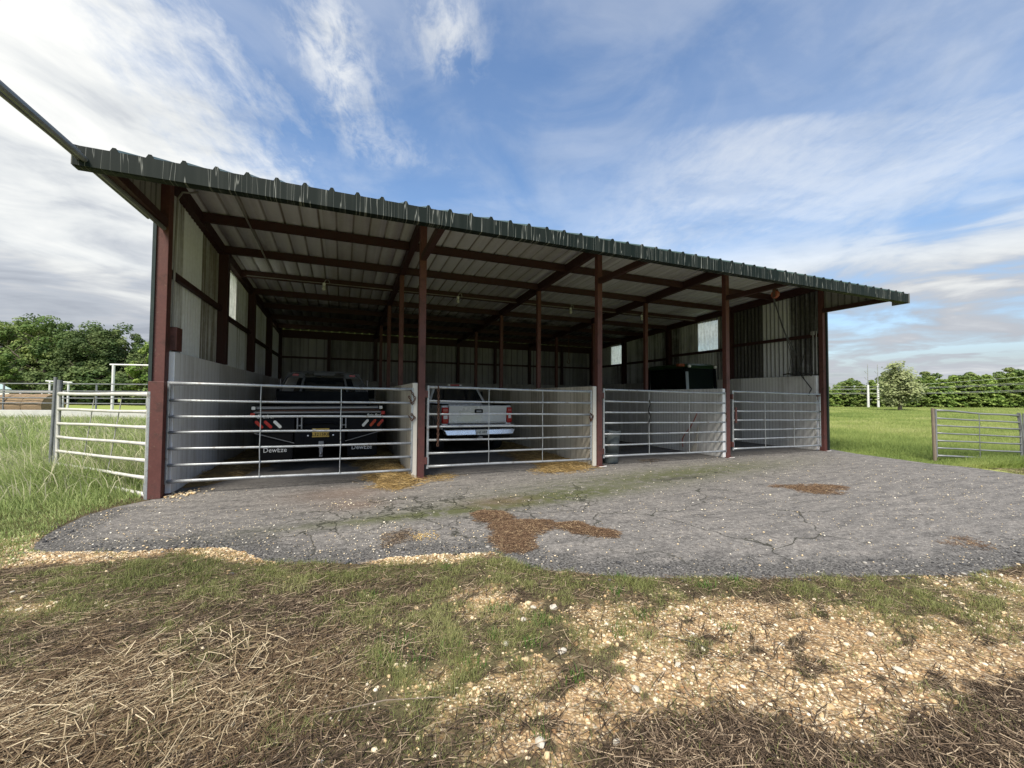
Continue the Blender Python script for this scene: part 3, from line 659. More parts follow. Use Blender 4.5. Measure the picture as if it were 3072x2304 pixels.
MB().box(0, XR, YB+.06, YB+.075, 0, zr(YB)+.06).build('outer_cladding', GREEN_TRIM, bw)
for k in range(8): MB().box(k*WB/2+.07, (k+1)*WB/2-.07, YB-.07, YB-.005, 2.92, 3.0).build('girt', RED_DIRTY, bw)
MB().box(.06, .155, .08, .30, 2.06, 2.40).build('wall_bracket', RED, shed, bevel=.006)
MB().box(-.06, .115, -.20, -.082, 0, 1.60).build('gate_jamb', RED, shed, bevel=.006, label='short doubled red post beside the left corner')
# concrete walls
def cwall(x0, x1, y0, y1, h, mat, label):
    o = MB().box(x0, x1, y0, y1, 0, h).build('concrete_wall', mat, None, bevel=.012)
    return tag(o, label, 'wall')
cwall(-.02, .14, .085, YB-.04, 2.04, CONC_L, 'pale whitewashed concrete side wall left of the black flatbed truck')
cwall(XR-.14, XR+.02, .085, YB-.04, 2.07, CONC_R, 'grey concrete side wall at the right end under the hanging ropes')
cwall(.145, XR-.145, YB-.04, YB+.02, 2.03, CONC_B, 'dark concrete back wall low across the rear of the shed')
for k, lb in ((1, 'brown-stained concrete partition between the black truck and the silver pickup'), (2, 'tall pale streaked concrete partition right of the silver pickup'), (3, 'grey concrete partition wall in front of the tractor cab')):
    cwall(k*WB-.155, k*WB-.065, -.03, 8.7, 1.65, CONC if k < 3 else CONC_R, lb)
for k in (2, 3, 4):
    tag(MB().lathe([(0, .0), (.125, 0), (.13, .004), (.11, .008), (0, .008)], (k*WB+.03, -.03, .001), n=11).build('concrete_footing', CONC_R), ['pale concrete footing at the foot of the middle post by the trash can', 'pale concrete footing at the second post from the right', 'pale concrete footing under the right corner post'][k-2], 'footing')
# ------------------------------------------------------------------ gates
def gate(name, p0, p1, zs0, zs1, mat, label, group, r=.020, stays=(1/3., 2/3.), lean=0., wavy=0., posts=True):
    """tube gate from p0 to p1 (ground points); zs = rail heights at each end"""
    p0 = Vector((*p0, 0)); p1 = Vector((*p1, 0)); d = p1-p0; side = Vector((-d.y, d.x, 0)).normalized()
    t = thing(name, tuple(p0), label, 'gate', group)
    P = lambda u, z: p0+d*u+Vector((0, 0, z))
    for i, (a, b_) in enumerate(zip(zs0, zs1)):
        k = 9; rr = r*(1.12 if i in (0, len(zs0)-1) else .92); pts = []; rs = []
        for j in range(k):
            u = j/(k-1); z = a+(b_-a)*u+(wavy*math.sin(u*9+i)*(1.6 if i == 0 else .5) if wavy else .004*math.sin(u*7+i*2))
            pts.append(P(u, z)); rs.append(rr*(1.25 if j in (0, k-1) else 1))
        MB().tube(pts, rs, 8).build('rail', mat, t, smooth=True)
    zt0, zb0, zt1, zb1 = zs0[0], zs0[-1], zs1[0], zs1[-1]
    if posts:
        MB().tube([P(-.004, zb0-.035), P(-.004, zt0+.03)], r*1.1, 8).build('end_post', mat, t)
        MB().tube([P(1.004, zb1-.03), P(1.004, zt1+.025)], r*1.05, 8).build('end_post', mat, t)
    for u in stays:
        pts = []
        for i in range(len(zs0)):
            z = zs0[i]+(zs1[i]-zs0[i])*u; w = .004*math.sin(i*2.1+u*9)
            pts.append(P(u+lean*((zs0[i]-zb0)/(zt0-zb0)-.5)+w*.3, z)-side*r*1.2)
        MB().tube(pts, .0075, 5).build('stay', mat, t)
    return t
Z7 = (1.58, 1.335, 1.11, .885, .65, .425, .195); Z7b = (1.535, 1.30, 1.07, .845, .61, .385, .155)
GX = [(.125, 3.49), (3.79, 7.11), (7.45, 10.90), (11.18, 14.45)]
GL = ['long galvanised tube gate closing the stall with the black flatbed truck', 'galvanised tube gate in front of the silver pickup', 'galvanised tube gate with the trash can behind its left end', 'galvanised tube gate of the rightmost stall with the grey wall behind']
for k, ((a, b_), lb) in enumerate(zip(GX, GL)):
    t = gate('stall_gate', (a, -.02), (b_, -.02), Z7, Z7b, GALV, lb, 'tube gates across the shed front')
    for z in (1.46, .30):
        MB().box(a-.075, a-.021, -.055, .035, z-.06, z+.06).build('hinge', RED, t, bevel=.004)
        MB().lathe([(.027, -.06), (.027, .06)], (a-.012, -.02, z), n=10).build('hinge_band', GALV, t)
MB_g4 = tag(MB().box(11.20, 11.245, -.075, -.045, .82, 1.20).build('latch_plate', RED), 'small red plate on the hinge side of the rightmost gate', 'plate')
def chain(pts, name, mat, label, cat='chain', group=None, lk=.05, r=.007):
    """links along a polyline, one mesh per chain"""
    mb = MB(); pts = [Vector(p) for p in pts]; i = 0; k = 0
    for a, b_ in zip(pts[:-1], pts[1:]):
        n = max(1, int((b_-a).length/(lk*.75)))
        for j in range(n):
            c = a+(b_-a)*((j+.5)/n); d = (b_-a).normalized(); u = d.cross(Vector((0, 1, 0)) if k % 2 else Vector((.7, .1, .7))).normalized()
            loop = [c+d*lk*.5*math.cos(t)+u*lk*.28*math.sin(t) for t in [2*math.pi*q/8 for q in range(9)]]
            mb.tube(loop, r, 5, False); k += 1
    return tag(mb.build(name, mat), label, cat, group)
chain([(3.945, -.055, 1.60), (3.955, -.06, 1.2), (3.945, -.06, .55)], 'hanging_chain', RUST, 'rusty chain hanging down the left end of the silver pickup gate', lk=.06, r=.010)
chain([(3.47, -.05, 1.52), (3.55, -.06, 1.38), (3.50, -.05, 1.28), (3.44, -.05, 1.42)], 'latch_chain', RUST, 'short rusty chain looped at the top right of the black truck gate')
chain([(3.44, -.05, 1.09), (3.50, -.06, 1.0), (3.55, -.05, 1.06), (3.48, -.05, 1.12)], 'latch_chain', RUST, 'knotted latch chain halfway up the right end of the black truck gate')
chain([(7.08, -.05, 1.10), (7.16, -.05, 1.04), (7.10, -.05, .93), (7.07, -.05, 1.04)], 'latch_chain', RUST, 'latch chain at the right end of the silver pickup gate')
chain([(10.90, -.05, 1.06), (10.95, -.05, 1.0), (10.91, -.05, .88)], 'latch_chain', RUST, 'latch chain at the right end of the trash can gate')
chain([(14.42, -.05, 1.08), (14.50, -.05, 1.06), (14.47, -.05, .95)], 'latch_chain', RUST, 'latch chain on the right corner post gate')
mb = MB().tube([(8.60+.02*math.sin(i*1.3), -.055, 1.37-.062*i) for i in range(9)], .012, 6)
tag(mb.build('rubber_strap', BLACKR), 'black rubber strap hanging on the trash can gate', 'strap')
# open gate into the pasture on the left, with its pipe posts
t = gate('pasture_gate', (-.075, -.115), (-2.05, 2.12), (1.42, 1.18, .97, .74, .51, .28, .05), (1.42, 1.16, .92, .69, .45, .24, .04), GATE_CREAM,
         'chalky white pasture gate standing open in tall grass left of the shed', None, r=.025, stays=(.36, .66), lean=-.15)
for z in (1.30, .14): MB().lathe([(.034, -.07), (.034, .07)], (-.072, -.118, z), n=10).build('hinge_band', GALV, t)
tag(MB().tube([(-.045, -.175, -.05), (-.045, -.175, 1.46)], .030, 10).build('hinge_pipe', GALV), 'galvanised pipe standing against the red left corner post', 'post')
tag(MB().tube([(-2.11, 2.19, -.05), (-2.075, 2.17, 1.66)], .036, 10).build('fence_post', GALV_OLD), 'grey pipe post beyond the open pasture gate, right one of the pair', 'post', 'paired posts at the pasture gate')
tag(MB().tube([(-2.225, 2.30, -.05), (-2.195, 2.30, 1.71)], .026, 10).build('fence_post', GALV_OLD), 'thin grey pipe post beyond the open pasture gate, left one of the pair', 'post', 'paired posts at the pasture gate')
# field gates on the right
gate('field_gate', (15.17, -2.12), (16.98, -2.86), (1.17, .985, .82, .645, .47, .30, .12), (1.05, .90, .745, .565, .40, .215, .04), GALV_OLD,
     'grey field gate with a sagging top rail at the right edge beside the asphalt', 'field gates on the right', r=.020, stays=(.5,), wavy=.006)
gate('field_gate', (17.06, -2.90), (18.9, -3.66), (1.08, .91, .75, .58, .41, .24, .07), (1.06, .90, .745, .565, .40, .215, .04), GALV_OLD,
     'second grey field gate cut off by the right edge of the photo', 'field gates on the right', r=.020, stays=(.5,), wavy=.004)
tag(MB().tube([(15.13, -2.10, -.05), (15.10, -2.09, 1.22)], [.034, .030], 8).build('fence_post', WOODP), 'weathered post holding the left end of the sagging field gate', 'post')
tag(MB().bar((17.08, -2.90, 0), (16.95, -2.85, 1.12), .05, .05, (0, 1, 0)).build('fence_post', GALV_OLD), 'leaning grey post between the two field gates at the right edge', 'post')

# ------------------------------------------------------------------ black flatbed truck
T = thing('flatbed_truck', (2.0, 1.4, 0), 'black flatbed farm truck with white-lettered mud flaps backed into the left stall', 'truck')
def wheel(x0, x1, y, z, r, parent, rimmat=STEEL):
    w = x1-x0
    ty = MB().lathe([(r*.55, 0), (r*.92, 0), (r, w*.18), (r, w*.82), (r*.92, w), (r*.55, w), (r*.55, 0)], (x0, y, z), 'x', 28).build('wheel', TYRE, parent, smooth=False)
    MB().lathe([(0, w*.5-.02), (r*.22, w*.5-.05), (r*.5, w*.28), (r*.56, w*.2), (r*.56, w*.8), (r*.5, w*.72), (r*.22, w*.5+.05), (0, w*.5+.02)], (x0, y, z), 'x', 20).build('rim', rimmat, ty)
MB().box(.90, 3.12, 1.36, 4.15, 1.03, 1.12).box(1.35, 2.65, 1.6, 4.1, .80, 1.03).build('deck', BLACKP, T, bevel=.012)
MB().tube([(.92, 1.345, 1.105), (3.1, 1.345, 1.105)], .022, 8).build('rear_rail', STEEL, T)
MB().prism([(1.36, .76), (1.36, 1.02), (1.50, 1.02), (1.52, .76)], 'x', .92, 1.575).build('tail_panel', BLACKP, T, bevel=.008)
MB().prism([(1.36, .76), (1.36, 1.02), (1.50, 1.02), (1.52, .76)], 'x', 2.445, 3.135).build('tail_panel', BLACKP, T, bevel=.008)
MB().box(1.575, 2.445, 1.38, 1.50, .50, .785).box(1.70, 1.735, 1.368, 1.379, .56, .66).box(2.29, 2.325, 1.368, 1.379, .56, .66).build('bumper', BLACKP, T, bevel=.012)
MB().box(1.62, 2.40, 1.46, 1.6, .785, 1.02).tube([(1.68, 1.43, .86), (1.85, 1.42, .90), (2.2, 1.42, .90), (2.33, 1.43, .86)], .022, 8).build('spear_cradle', BLACKP, T, bevel=.008)
for x in (1.66, 2.42): MB().box(x-.045, x-.025, 1.30, 1.46, .80, 1.02).box(x+.025, x+.045, 1.30, 1.46, .80, 1.02).tube([(x-.05, 1.33, .86), (x+.05, 1.33, .86)], .014, 6).build('arm_bracket', STEEL, T)
pl = MB().box(1.87, 2.165, 1.352, 1.362, .635, .80).build('licence_plate', YELLOWP, T, bevel=.004)
text_mesh('plate_lettering', 'L3215K8', .085, (2.017, 1.349, .685), BLACKP, pl)
MB().box(1.885, 1.925, 1.349, 1.352, .765, .79).build('plate_sticker', WHITEL, pl)
for x in (1.80, 2.235): MB().lathe([(0, -.012), (.014, -.008), (.016, 0)], (x, 1.378, .665), 'y', 10).build('plate_lamp', CHROME, T)
MB().box(1.985, 2.075, 1.30, 1.40, .44, .56).box(2.0, 2.06, 1.29, 1.33, .27, .46).lathe([(.0, .0), (.022, .01), (.027, .035), (.018, .06), (.012, .08)], (2.03, 1.27, .30), n=12).build('hitch', STEEL, T, bevel=.004)
for x0, x1 in ((1.0, 1.545), (2.49, 3.04)):
    cr = .05; zb, zt = .24, .72
    poly = [(x0, zt), (x0, zb+cr), (x0+cr*.3, zb+cr*.3), (x0+cr, zb), (x1-cr, zb), (x1-cr*.3, zb+cr*.3), (x1, zb+cr), (x1, zt)]
    fl = MB().prism(poly, 'y', 1.40, 1.414).build('mud_flap', BLACKR, T)
    MB().tube([(x0+.02, 1.398, zt-.02), (x0+.02, 1.398, zb+.06), (x0+.06, 1.398, zb+.025), (x1-.06, 1.398, zb+.025), (x1-.02, 1.398, zb+.06), (x1-.02, 1.398, zt-.02)], .005, 5).build('flap_bead', BLACKR, fl)
    text_mesh('flap_lettering', 'DewEze', .125, ((x0+x1)/2-.01, 1.396, .415), WHITEP, fl, sx=.92, depth=.001)
MB().tube([(.93, 1.372, .735), (1.575, 1.375, .535)], .009, 6).build('flap_rod', STEEL, T)
MB().tube([(3.10, 1.372, .725), (2.45, 1.375, .545)], .009, 6).build('flap_rod', STEEL, T)
def pill(xa, za, xb, zb, mat, nm):
    d = Vector((xb-xa, 0, zb-za)).normalized(); n = Vector((-d.z, 0, d.x)); r = .026; poly = []
    for c, s in ((Vector((xb, 0, zb)), 1), (Vector((xa, 0, za)), -1)):
        for k in range(7):
            a = math.pi*(k/6-.5); q = c+(d*math.cos(a)*s+n*math.sin(a)*s)*r; poly.append((q.x, q.z))
    MB().prism(poly, 'y', 1.342, 1.358).build(nm, mat, T)
for i, (xa, mt) in enumerate(((.965, REDL), (1.105, REDL), (1.255, WHITEL))): pill(xa, .935, xa+.085, .845, mt, 'marker_lamp')
for i, (xa, mt) in enumerate(((2.775, WHITEL), (2.915, REDL), (3.055, REDL))): pill(xa, .845, xa+.075, .935, mt, 'marker_lamp')
MB().box(.87, .94, 1.31, 1.36, 1.035, 1.10).build('side_lamp', REDL, T, bevel=.008)
MB().box(3.105, 3.175, 1.31, 1.36, 1.055, 1.12).build('side_lamp', REDL, T, bevel=.008)
MB().box(.885, .945, 1.33, 1.37, 1.155, 1.215).build('work_lamp', WHITEL, T, bevel=.006)
MB().box(3.07, 3.13, 1.33, 1.37, 1.165, 1.225).build('work_lamp', WHITEL, T, bevel=.006)
tx = text_mesh('script_decal', 'Bale Bed', .075, (2.96, 1.346, 1.045), WHITEL, T, shear=.4, depth=.001)
tx = text_mesh('script_decal', 'Cruiser', .10, (1.10, 1.346, 1.035), WHITEL, T, shear=.4, depth=.001)
MB().box(.95, 3.08, 1.42, 3.9, 1.121, 1.150).build('deck_plank', RUST, T)
for x in (.985, 3.03): MB().bar((x, 3.6, 1.24), (x, 1.45, 1.19), .075, .10).build('bale_arm', BLACKP, T, bevel=.006)
MB().tube([(.95, 1.43, 1.185), (3.05, 1.43, 1.195)], .035, 8).build('spinner_bar', STEEL, T)
MB().box(.96, 3.0, 3.75, 4.1, 1.13, 1.52).box(.98, 1.62, 3.735, 3.75, 1.25, 1.49).build('toolbox', BLACKP, T, bevel=.01)
MB().tube([(.97, 4.2, 1.14), (.99, 4.2, 1.60), (1.10, 4.2, 1.86), (1.28, 4.2, 1.98), (1.6, 4.2, 2.01), (2.3, 4.2, 2.015), (2.62, 4.2, 1.99), (2.82, 4.2, 1.87), (2.94, 4.2, 1.60), (2.97, 4.2, 1.14)], .030, 10)\
    .box(1.12, 1.50, 4.185, 4.215, 1.86, 1.985).box(2.42, 2.80, 4.185, 4.215, 1.86, 1.985).box(1.72, 2.2, 4.18, 4.21, 1.93, 2.0).bar((1.42, 4.2, 1.52), (1.50, 4.2, 1.9), .05, .03, (0, 1, 0)).bar((2.5, 4.2, 1.52), (2.42, 4.2, 1.9), .05, .03, (0, 1, 0)).build('headache_rack', RACK, T)
for x in (1.24, 2.54): MB().box(x, x+.135, 4.165, 4.188, 1.905, 1.955).build('brake_lamp', REDL, T, bevel=.006)
cab = MB().tbox((.93, 3.01, 4.36, 6.35, 1.42), (1.12, 2.82, 4.55, 6.05, 1.93)).tbox((1.12, 2.82, 4.55, 6.05, 1.93), (1.2, 2.74, 4.7, 5.9, 1.985)).box(.90, 3.04, 4.34, 6.5, .62, 1.42).build('cab', PEWTER, T, bevel=.03)
MB().add([(1.22, 4.375, 1.46), (2.72, 4.375, 1.46), (2.58, 4.525, 1.885), (1.36, 4.525, 1.885), (1.22, 4.355, 1.465), (2.72, 4.355, 1.465), (2.58, 4.505, 1.89), (1.36, 4.505, 1.89)],
         [(4, 5, 6, 7), (0, 3, 2, 1), (0, 1, 5, 4), (1, 2, 6, 5), (2, 3, 7, 6), (3, 0, 4, 7)]).build('rear_window', GLASSD, cab)
for sx_ in (.925, 3.005): MB().box(sx_-.012, sx_+.012, 4.62, 6.0, 1.45, 1.84).build('side_window', GLASSD, cab)
MB().tbox((.92, 3.02, 6.45, 7.95, .62), (.98, 2.96, 6.45, 7.85, 1.28)).build('hood', PEWTER, T, bevel=.06)
MB().box(.95, 2.99, 7.92, 8.05, .5, .78).build('front_bumper', CHROME, T, bevel=.03)
for sx_, a in ((.76, 1), (3.18, -1)):
    MB().box(sx_-.11, sx_+.11, 6.02, 6.10, 1.34, 1.60).box(min(sx_, sx_+.2*a), max(sx_, sx_+.2*a), 6.06, 6.09, 1.40, 1.44).build('wing_mirror', BLACKP, T, bevel=.02)
MB().box(1.5, 2.5, 1.6, 7.9, .42, .62).build('chassis', BLACKP, T)
for y in (2.75, 7.15):
    for x0, x1 in ((.98, 1.42) if y < 3 else (.97, 1.2), (2.60, 3.04) if y < 3 else (2.82, 3.05)): wheel(x0, x1, y, .37, .37, T)

# ------------------------------------------------------------------ silver pickup
T = thing('pickup_truck', (5.45, 2.4, 0), 'silver pickup backed into the second stall, chrome rear bumper and closed tailgate', 'pickup')
bed = MB().box(4.56, 4.72, 2.42, 4.35, .62, 1.21).box(6.20, 6.35, 2.42, 4.35, .62, 1.21).box(4.72, 6.20, 2.55, 4.35, .70, .78).box(4.72, 6.2, 4.25, 4.35, .7, 1.21).build('cargo_bed', SILVER, T, bevel=.03)
for x0, x1 in ((4.55, 4.74), (6.18, 6.36)): MB().box(x0, x1, 2.44, 4.33, 1.205, 1.235).build('bed_rail_cap', BLACKR, T, bevel=.01)
tg = MB().box(4.735, 6.205, 2.40, 2.47, .775, 1.20).prism([(2.385, 1.05), (2.40, 1.06), (2.40, 1.20), (2.375, 1.20)], 'x', 4.735, 6.205).build('tailgate', SILVER, T, bevel=.014)
MB().box(4.78, 6.16, 2.393, 2.401, 1.005, 1.012).box(4.78, 6.16, 2.393, 2.401, .80, .806).build('tailgate_crease', STEEL, tg)
MB().box(5.37, 5.58, 2.365, 2.40, 1.02, 1.115).build('tailgate_handle', BLACKR, tg, bevel=.015)
MB().box(5.41, 5.54, 2.360, 2.367, 1.035, 1.085).build('handle_paddle', STEEL, tg, bevel=.01)
for x0, x1, s_ in ((4.565, 4.725, -1), (6.215, 6.35, 1)):
    tl = MB().box(x0, x1, 2.36, 2.5, .77, 1.16).build('tail_lamp', REDL, T, bevel=.03)
    MB().box(x0+.03, x1-.03, 2.352, 2.362, .885, .965).build('reversing_lens', WHITEL, tl, bevel=.008)
    MB().box(x0+.02, x1-.02, 2.354, 2.364, 1.06, 1.12).build('indicator_lens', paint('pink_lens', (.5, .12, .11, 1), .2), tl, bevel=.008)
MB().box(4.58, 6.37, 2.24, 2.44, .68, .745).build('bumper_step', CHROME, T, bevel=.014)
bp = MB().tbox((4.64, 6.31, 2.185, 2.44, .50), (4.57, 6.38, 2.215, 2.44, .64)).build('bumper', CHROME, T, bevel=.02)
MB().box(4.6, 6.35, 2.26, 2.44, .641, .679).build('bumper_gap', BLACKR, bp)
pl = MB().box(5.35, 5.64, 2.172, 2.182, .505, .635).build('licence_plate', WHITEL, T, bevel=.004)
text_mesh('plate_lettering', '165 ARP', .078, (5.495, 2.170, .568), BLACKP, pl, sx=.9)
MB().box(5.35, 5.64, 2.183, 2.26, .504, .636).build('plate_recess', BLACKR, bp)
MB().box(5.42, 5.52, 2.2, 2.6, .40, .47).lathe([(0, 0), (.03, .01), (.03, .05), (.015, .07)], (5.40, 2.2, .40), n=10).build('hitch', STEEL, T)
cab = MB().tbox((4.60, 6.36, 4.40, 6.5, 1.22), (4.80, 6.14, 4.62, 6.1, 1.68)).tbox((4.80, 6.14, 4.62, 6.1, 1.68), (4.90, 6.04, 4.75, 5.95, 1.735)).box(4.56, 6.38, 4.38, 6.6, .55, 1.22).build('cab', SILVER, T, bevel=.03)
def pane(x0, x1, X0, X1, nm, mt, z0=1.25, z1=1.66, off=0.):
    f = lambda z: 4.40+(z-1.22)*.478-off
    MB().add([(x0, f(z0)-.008, z0), (x1, f(z0)-.008, z0), (X1, f(z1)-.008, z1), (X0, f(z1)-.008, z1), (x0, f(z0)+.02, z0), (x1, f(z0)+.02, z0), (X1, f(z1)+.02, z1), (X0, f(z1)+.02, z1)],
             [(0, 1, 2, 3), (4, 7, 6, 5), (0, 4, 5, 1), (1, 5, 6, 2), (2, 6, 7, 3), (3, 7, 4, 0)]).build(nm, mt, cab)
pane(4.70, 6.25, 4.86, 6.08, 'rear_window', GLASSD)
pane(5.74, 5.79, 5.70, 5.75, 'window_bar', BLACKR, off=.006)
pane(5.02, 5.07, 5.09, 5.14, 'window_bar', BLACKR, off=.006)
MB().box(5.27, 5.60, 4.64, 4.72, 1.735, 1.775).build('roof_brake_lamp', REDL, cab, bevel=.01)
for a in (5.24, 5.585): MB().box(a, a+.07, 4.635, 4.72, 1.736, 1.778).build('cargo_lamp', WHITEL, cab, bevel=.008)
for sx_ in (4.60, 6.34): MB().box(sx_-.01, sx_+.01, 4.75, 6.2, 1.26, 1.58).build('side_window', GLASSD, cab)
MB().tbox((4.58, 6.36, 6.55, 7.9, .55), (4.66, 6.28, 6.55, 7.8, 1.16)).build('hood', SILVER, T, bevel=.06)
MB().box(4.6, 6.34, 7.88, 8.0, .45, .7).build('front_bumper', CHROME, T, bevel=.03)
for sx_, a in ((4.43, 1), (6.50, -1)): MB().box(sx_-.09, sx_+.09, 6.1, 6.17, 1.20, 1.36).box(min(sx_, sx_+.15*a), max(sx_, sx_+.15*a), 6.12, 6.16, 1.20, 1.24).build('wing_mirror', BLACKP, T, bevel=.02)
MB().box(4.9, 6.0, 2.5, 7.8, .35, .6).build('chassis', BLACKP, T)
for y in (3.35, 7.1):
    for x0 in (4.58, 6.12): wheel(x0, x0+.22, y, .345, .345, T)

# ------------------------------------------------------------------ tractor
T = thing('tractor', (13.6, 4.0, 0), 'green cab tractor parked in the right stall behind the grey partition', 'tractor')
rf = MB().tbox((12.93, 14.24, 3.14, 5.05, 2.42), (12.90, 14.27, 3.12, 5.10, 2.50)).tbox((12.90, 14.27, 3.12, 5.10, 2.50), (13.02, 14.12, 3.26, 4.95, 2.585)).build('cab_roof', DKGREEN, T, bevel=.03)
MB().box(12.66, 12.90, 3.22, 3.36, 2.47, 2.56).build('warning_lamp', ORANGE, T, bevel=.015)
for x in (12.99, 14.15): MB().lathe([(0, -.03), (.045, -.02), (.052, .02), (.04, .06)], (x, 3.10, 2.475), 'y', 14).build('work_lamp', LAMPW, T)
for x0, x1, y in ((12.96, 12.90, 3.2), (14.2, 14.26, 3.2)):
    MB().bar((x1, y-.02, 1.35), (x0, y, 2.44), .07, .07, (0, 1, 0)).build('cab_pillar', BLACKP, T)
MB().bar((12.94, 3.12, 1.35), (12.925, 3.16, 2.30), .11, .02, (0, 1, 0)).build('pillar_reflection', paint('pillar_reflection_tone', (.33, .38, .42, 1), .4), T)  # bluish strip painting the glass reflection along the cab pillar
for x in (12.92, 14.24): MB().bar((x, 5.0, 1.2), (x, 4.95, 2.44), .06, .06, (0, 1, 0)).bar((x, 4.1, 1.2), (x, 4.1, 2.44), .04, .04, (0, 1, 0)).build('cab_pillar', BLACKP, T)
MB().box(12.99, 14.16, 3.19, 3.20, 1.42, 2.42).build('rear_window', CABGLASS, T)
for x in (12.945, 14.215): MB().box(x-.005, x+.005, 3.28, 4.92, 1.42, 2.42).build('side_window', CABGLASS, T)
MB().box(12.98, 14.18, 3.25, 5.0, .95, 1.36).build('cab_base', DKGREEN, T, bevel=.03)
MB().prism([(13.3, 1.36), (13.3, 1.9), (13.36, 1.95), (13.72, 1.95), (13.78, 1.9), (13.78, 1.36)], 'y', 3.75, 3.85).build('seat', BLACKR, T, bevel=.03)
MB().tbox((13.22, 13.94, 5.05, 7.1, .85), (13.28, 13.88, 5.05, 7.0, 1.55)).build('hood', DKGREEN, T, bevel=.06)
MB().box(13.2, 13.95, 3.1, 7.0, .55, .95).build('chassis', BLACKP, T)
for x0, x1 in ((12.50, 12.92), (14.02, 14.42)):
    wheel(x0, x1, 3.85, .78, .78, T, YELLOWP)
    MB().prism([(3.85+.9*math.cos(a), .82+.9*math.sin(a)) for a in [math.pi*k/10 for k in range(11)]]+[(3.85+.84*math.cos(a), .82+.84*math.sin(a)) for a in [math.pi*k/10 for k in range(10, -1, -1)]], 'x', x0-.02, x1+.02).build('fender', DKGREEN, T)
for x0, x1 in ((12.85, 13.12), (14.0, 14.27)): wheel(x0, x1, 6.6, .48, .48, T, YELLOWP)

# ------------------------------------------------------------------ small things in the shed
cn = thing('trash_can', (7.80, .25, 0), 'grey ribbed plastic trash can behind the left end of the third gate', 'trash can')
MB().lathe([(0, .02), (.150, .0), (.158, .03), (.168, .22), (.170, .24), (.176, .24), (.186, .46), (.188, .48), (.193, .49), (.200, .62), (.200, .66), (.216, .66), (.220, .685), (.212, .70), (.196, .70), (.190, .64), (.145, .04), (0, .04)], (7.80, .25, .0), n=28).build('body', PLASTIC, cn, smooth=True)
for a in (.3, 3.44): MB().box(7.80+.2*math.cos(a)-.02, 7.80+.2*math.cos(a)+.03, .25+.2*math.sin(a)-.05, .25+.2*math.sin(a)+.05, .56, .60).build('handle', PLASTIC, cn, bevel=.008)
def bulb(x, label):
    t = thing('hanging_bulb', (x, 4.2, 4.1), label, 'lamp', 'bulb lamps hung from the third purlin')
    MB().tube([(x+.14, 4.27, 4.30), (x+.10, 4.22, 4.385), (x+.04, 4.20, 4.375), (x, 4.2, 4.29)], .010, 6).build('bracket', PIPEP, t)
    MB().lathe([(.0, 0), (.035, 0), (.04, -.05), (.03, -.075)], (x, 4.2, 4.29), n=12).build('socket', WHITEP, t)
    MB().lathe([(.025, -.075), (.045, -.12), (.05, -.155), (.035, -.19), (0, -.2)], (x, 4.2, 4.29), n=14).build('bulb', BULB, t, smooth=True)
for x, lb in ((1.90, 'bare bulb under the roof above the black truck'), (5.40, 'bare bulb under the roof above the silver pickup'), (9.11, 'bare bulb under the roof of the trash can stall'), (11.94, 'bare bulb under the roof of the tractor stall')): bulb(x, lb)
tag(MB().tube([(.2, 4.272, 4.30), (XR-.2, 4.272, 4.30)], .010, 6).build('lamp_conduit', PIPEP), 'thin grey conduit running along the third purlin between the bulbs', 'conduit')
tag(MB().tube([(.80, -.02, 4.50), (.81, .6, 4.455), (.82, 3.72, 4.29)], .014, 6).box(.74, .87, -.03, .03, 4.44, 4.52).build('ceiling_conduit', PIPEP), 'grey conduit with a junction box under the left stall ceiling', 'conduit')
tag(MB().tube([(.085, .12, 2.06), (.09, .12, 3.6), (.10, .13, 4.30), (.14, .17, 4.42), (.22, .22, 4.45), (.34, .14, 4.45)], .014, 8).build('wall_conduit', PIPEP), 'pale bent conduit rising inside the left corner post', 'conduit')
tag(MB().tube([(.02, -.09, 3.76), (-.05, -1.5, 3.79), (-.12, -3.0, 3.81), (-.25, -6.4, 3.84)], .030, 8).tube([(-.0, -.09, 3.83), (-.095, -1.5, 3.85), (-.17, -3.0, 3.87), (-.30, -6.4, 3.90)], .026, 8).tube([(-.05, -.4, 3.775), (-.13, -2.2, 3.80), (-.20, -3.2, 3.81), (-.34, -6.4, 3.84)], .020, 8)
    .build('overhead_conduit', GALV_OLD), 'bundle of grey conduits running out overhead from the left corner post', 'conduit')
# pulley and ropes at the right end
pu = thing('pulley_block', (10.98, -1.25, 3.6), 'rusty orange pulley block hanging from the canopy arm at the right', 'pulley')
MB().lathe([(0, -.035), (.075, -.035), (.085, -.02), (.06, 0), (.085, .02), (.075, .035), (0, .035)], (10.98, -1.25, 3.665), 'x', 20).build('sheave', ORANGE, pu)
MB().box(10.93, 10.945, -1.28, -1.22, 3.60, 3.78).box(11.015, 11.03, -1.28, -1.22, 3.60, 3.78).build('cheek', RUST, pu)
MB().tube([(10.98, -1.25, 3.76), (10.96, -1.22, 3.83), (10.99, -1.20, 3.90), (11.0, -1.27, 3.83), (10.98, -1.25, 3.76)], .010, 6).build('lashing', ROPE, pu)
def rope(pts, label, r=.011, nm='rope', mat=ROPE, cat='rope'):
    return tag(MB().tube(pts, r, 6).build(nm, mat), label, cat)
rope([(10.97, -1.2, 3.62), (12.2, -.6, 3.05), (13.6, .0, 2.55), (14.42, .36, 1.98), (14.45, .2, 1.72)], 'long rope slanting from the pulley down to the right wall, the lower one')
rope([(11.0, -1.2, 3.62), (12.2, -.55, 3.18), (13.4, .05, 2.80), (14.40, .62, 2.22), (14.45, .27, 2.08)], 'long rope slanting from the pulley down to the right wall, the upper one')
rope([(10.94, -1.22, 3.62), (12.0, -.75, 3.02), (13.2, -.1, 2.50), (14.36, .75, 2.12)], 'thin rope from the pulley to the top of the right wall, leftmost of three', .007)
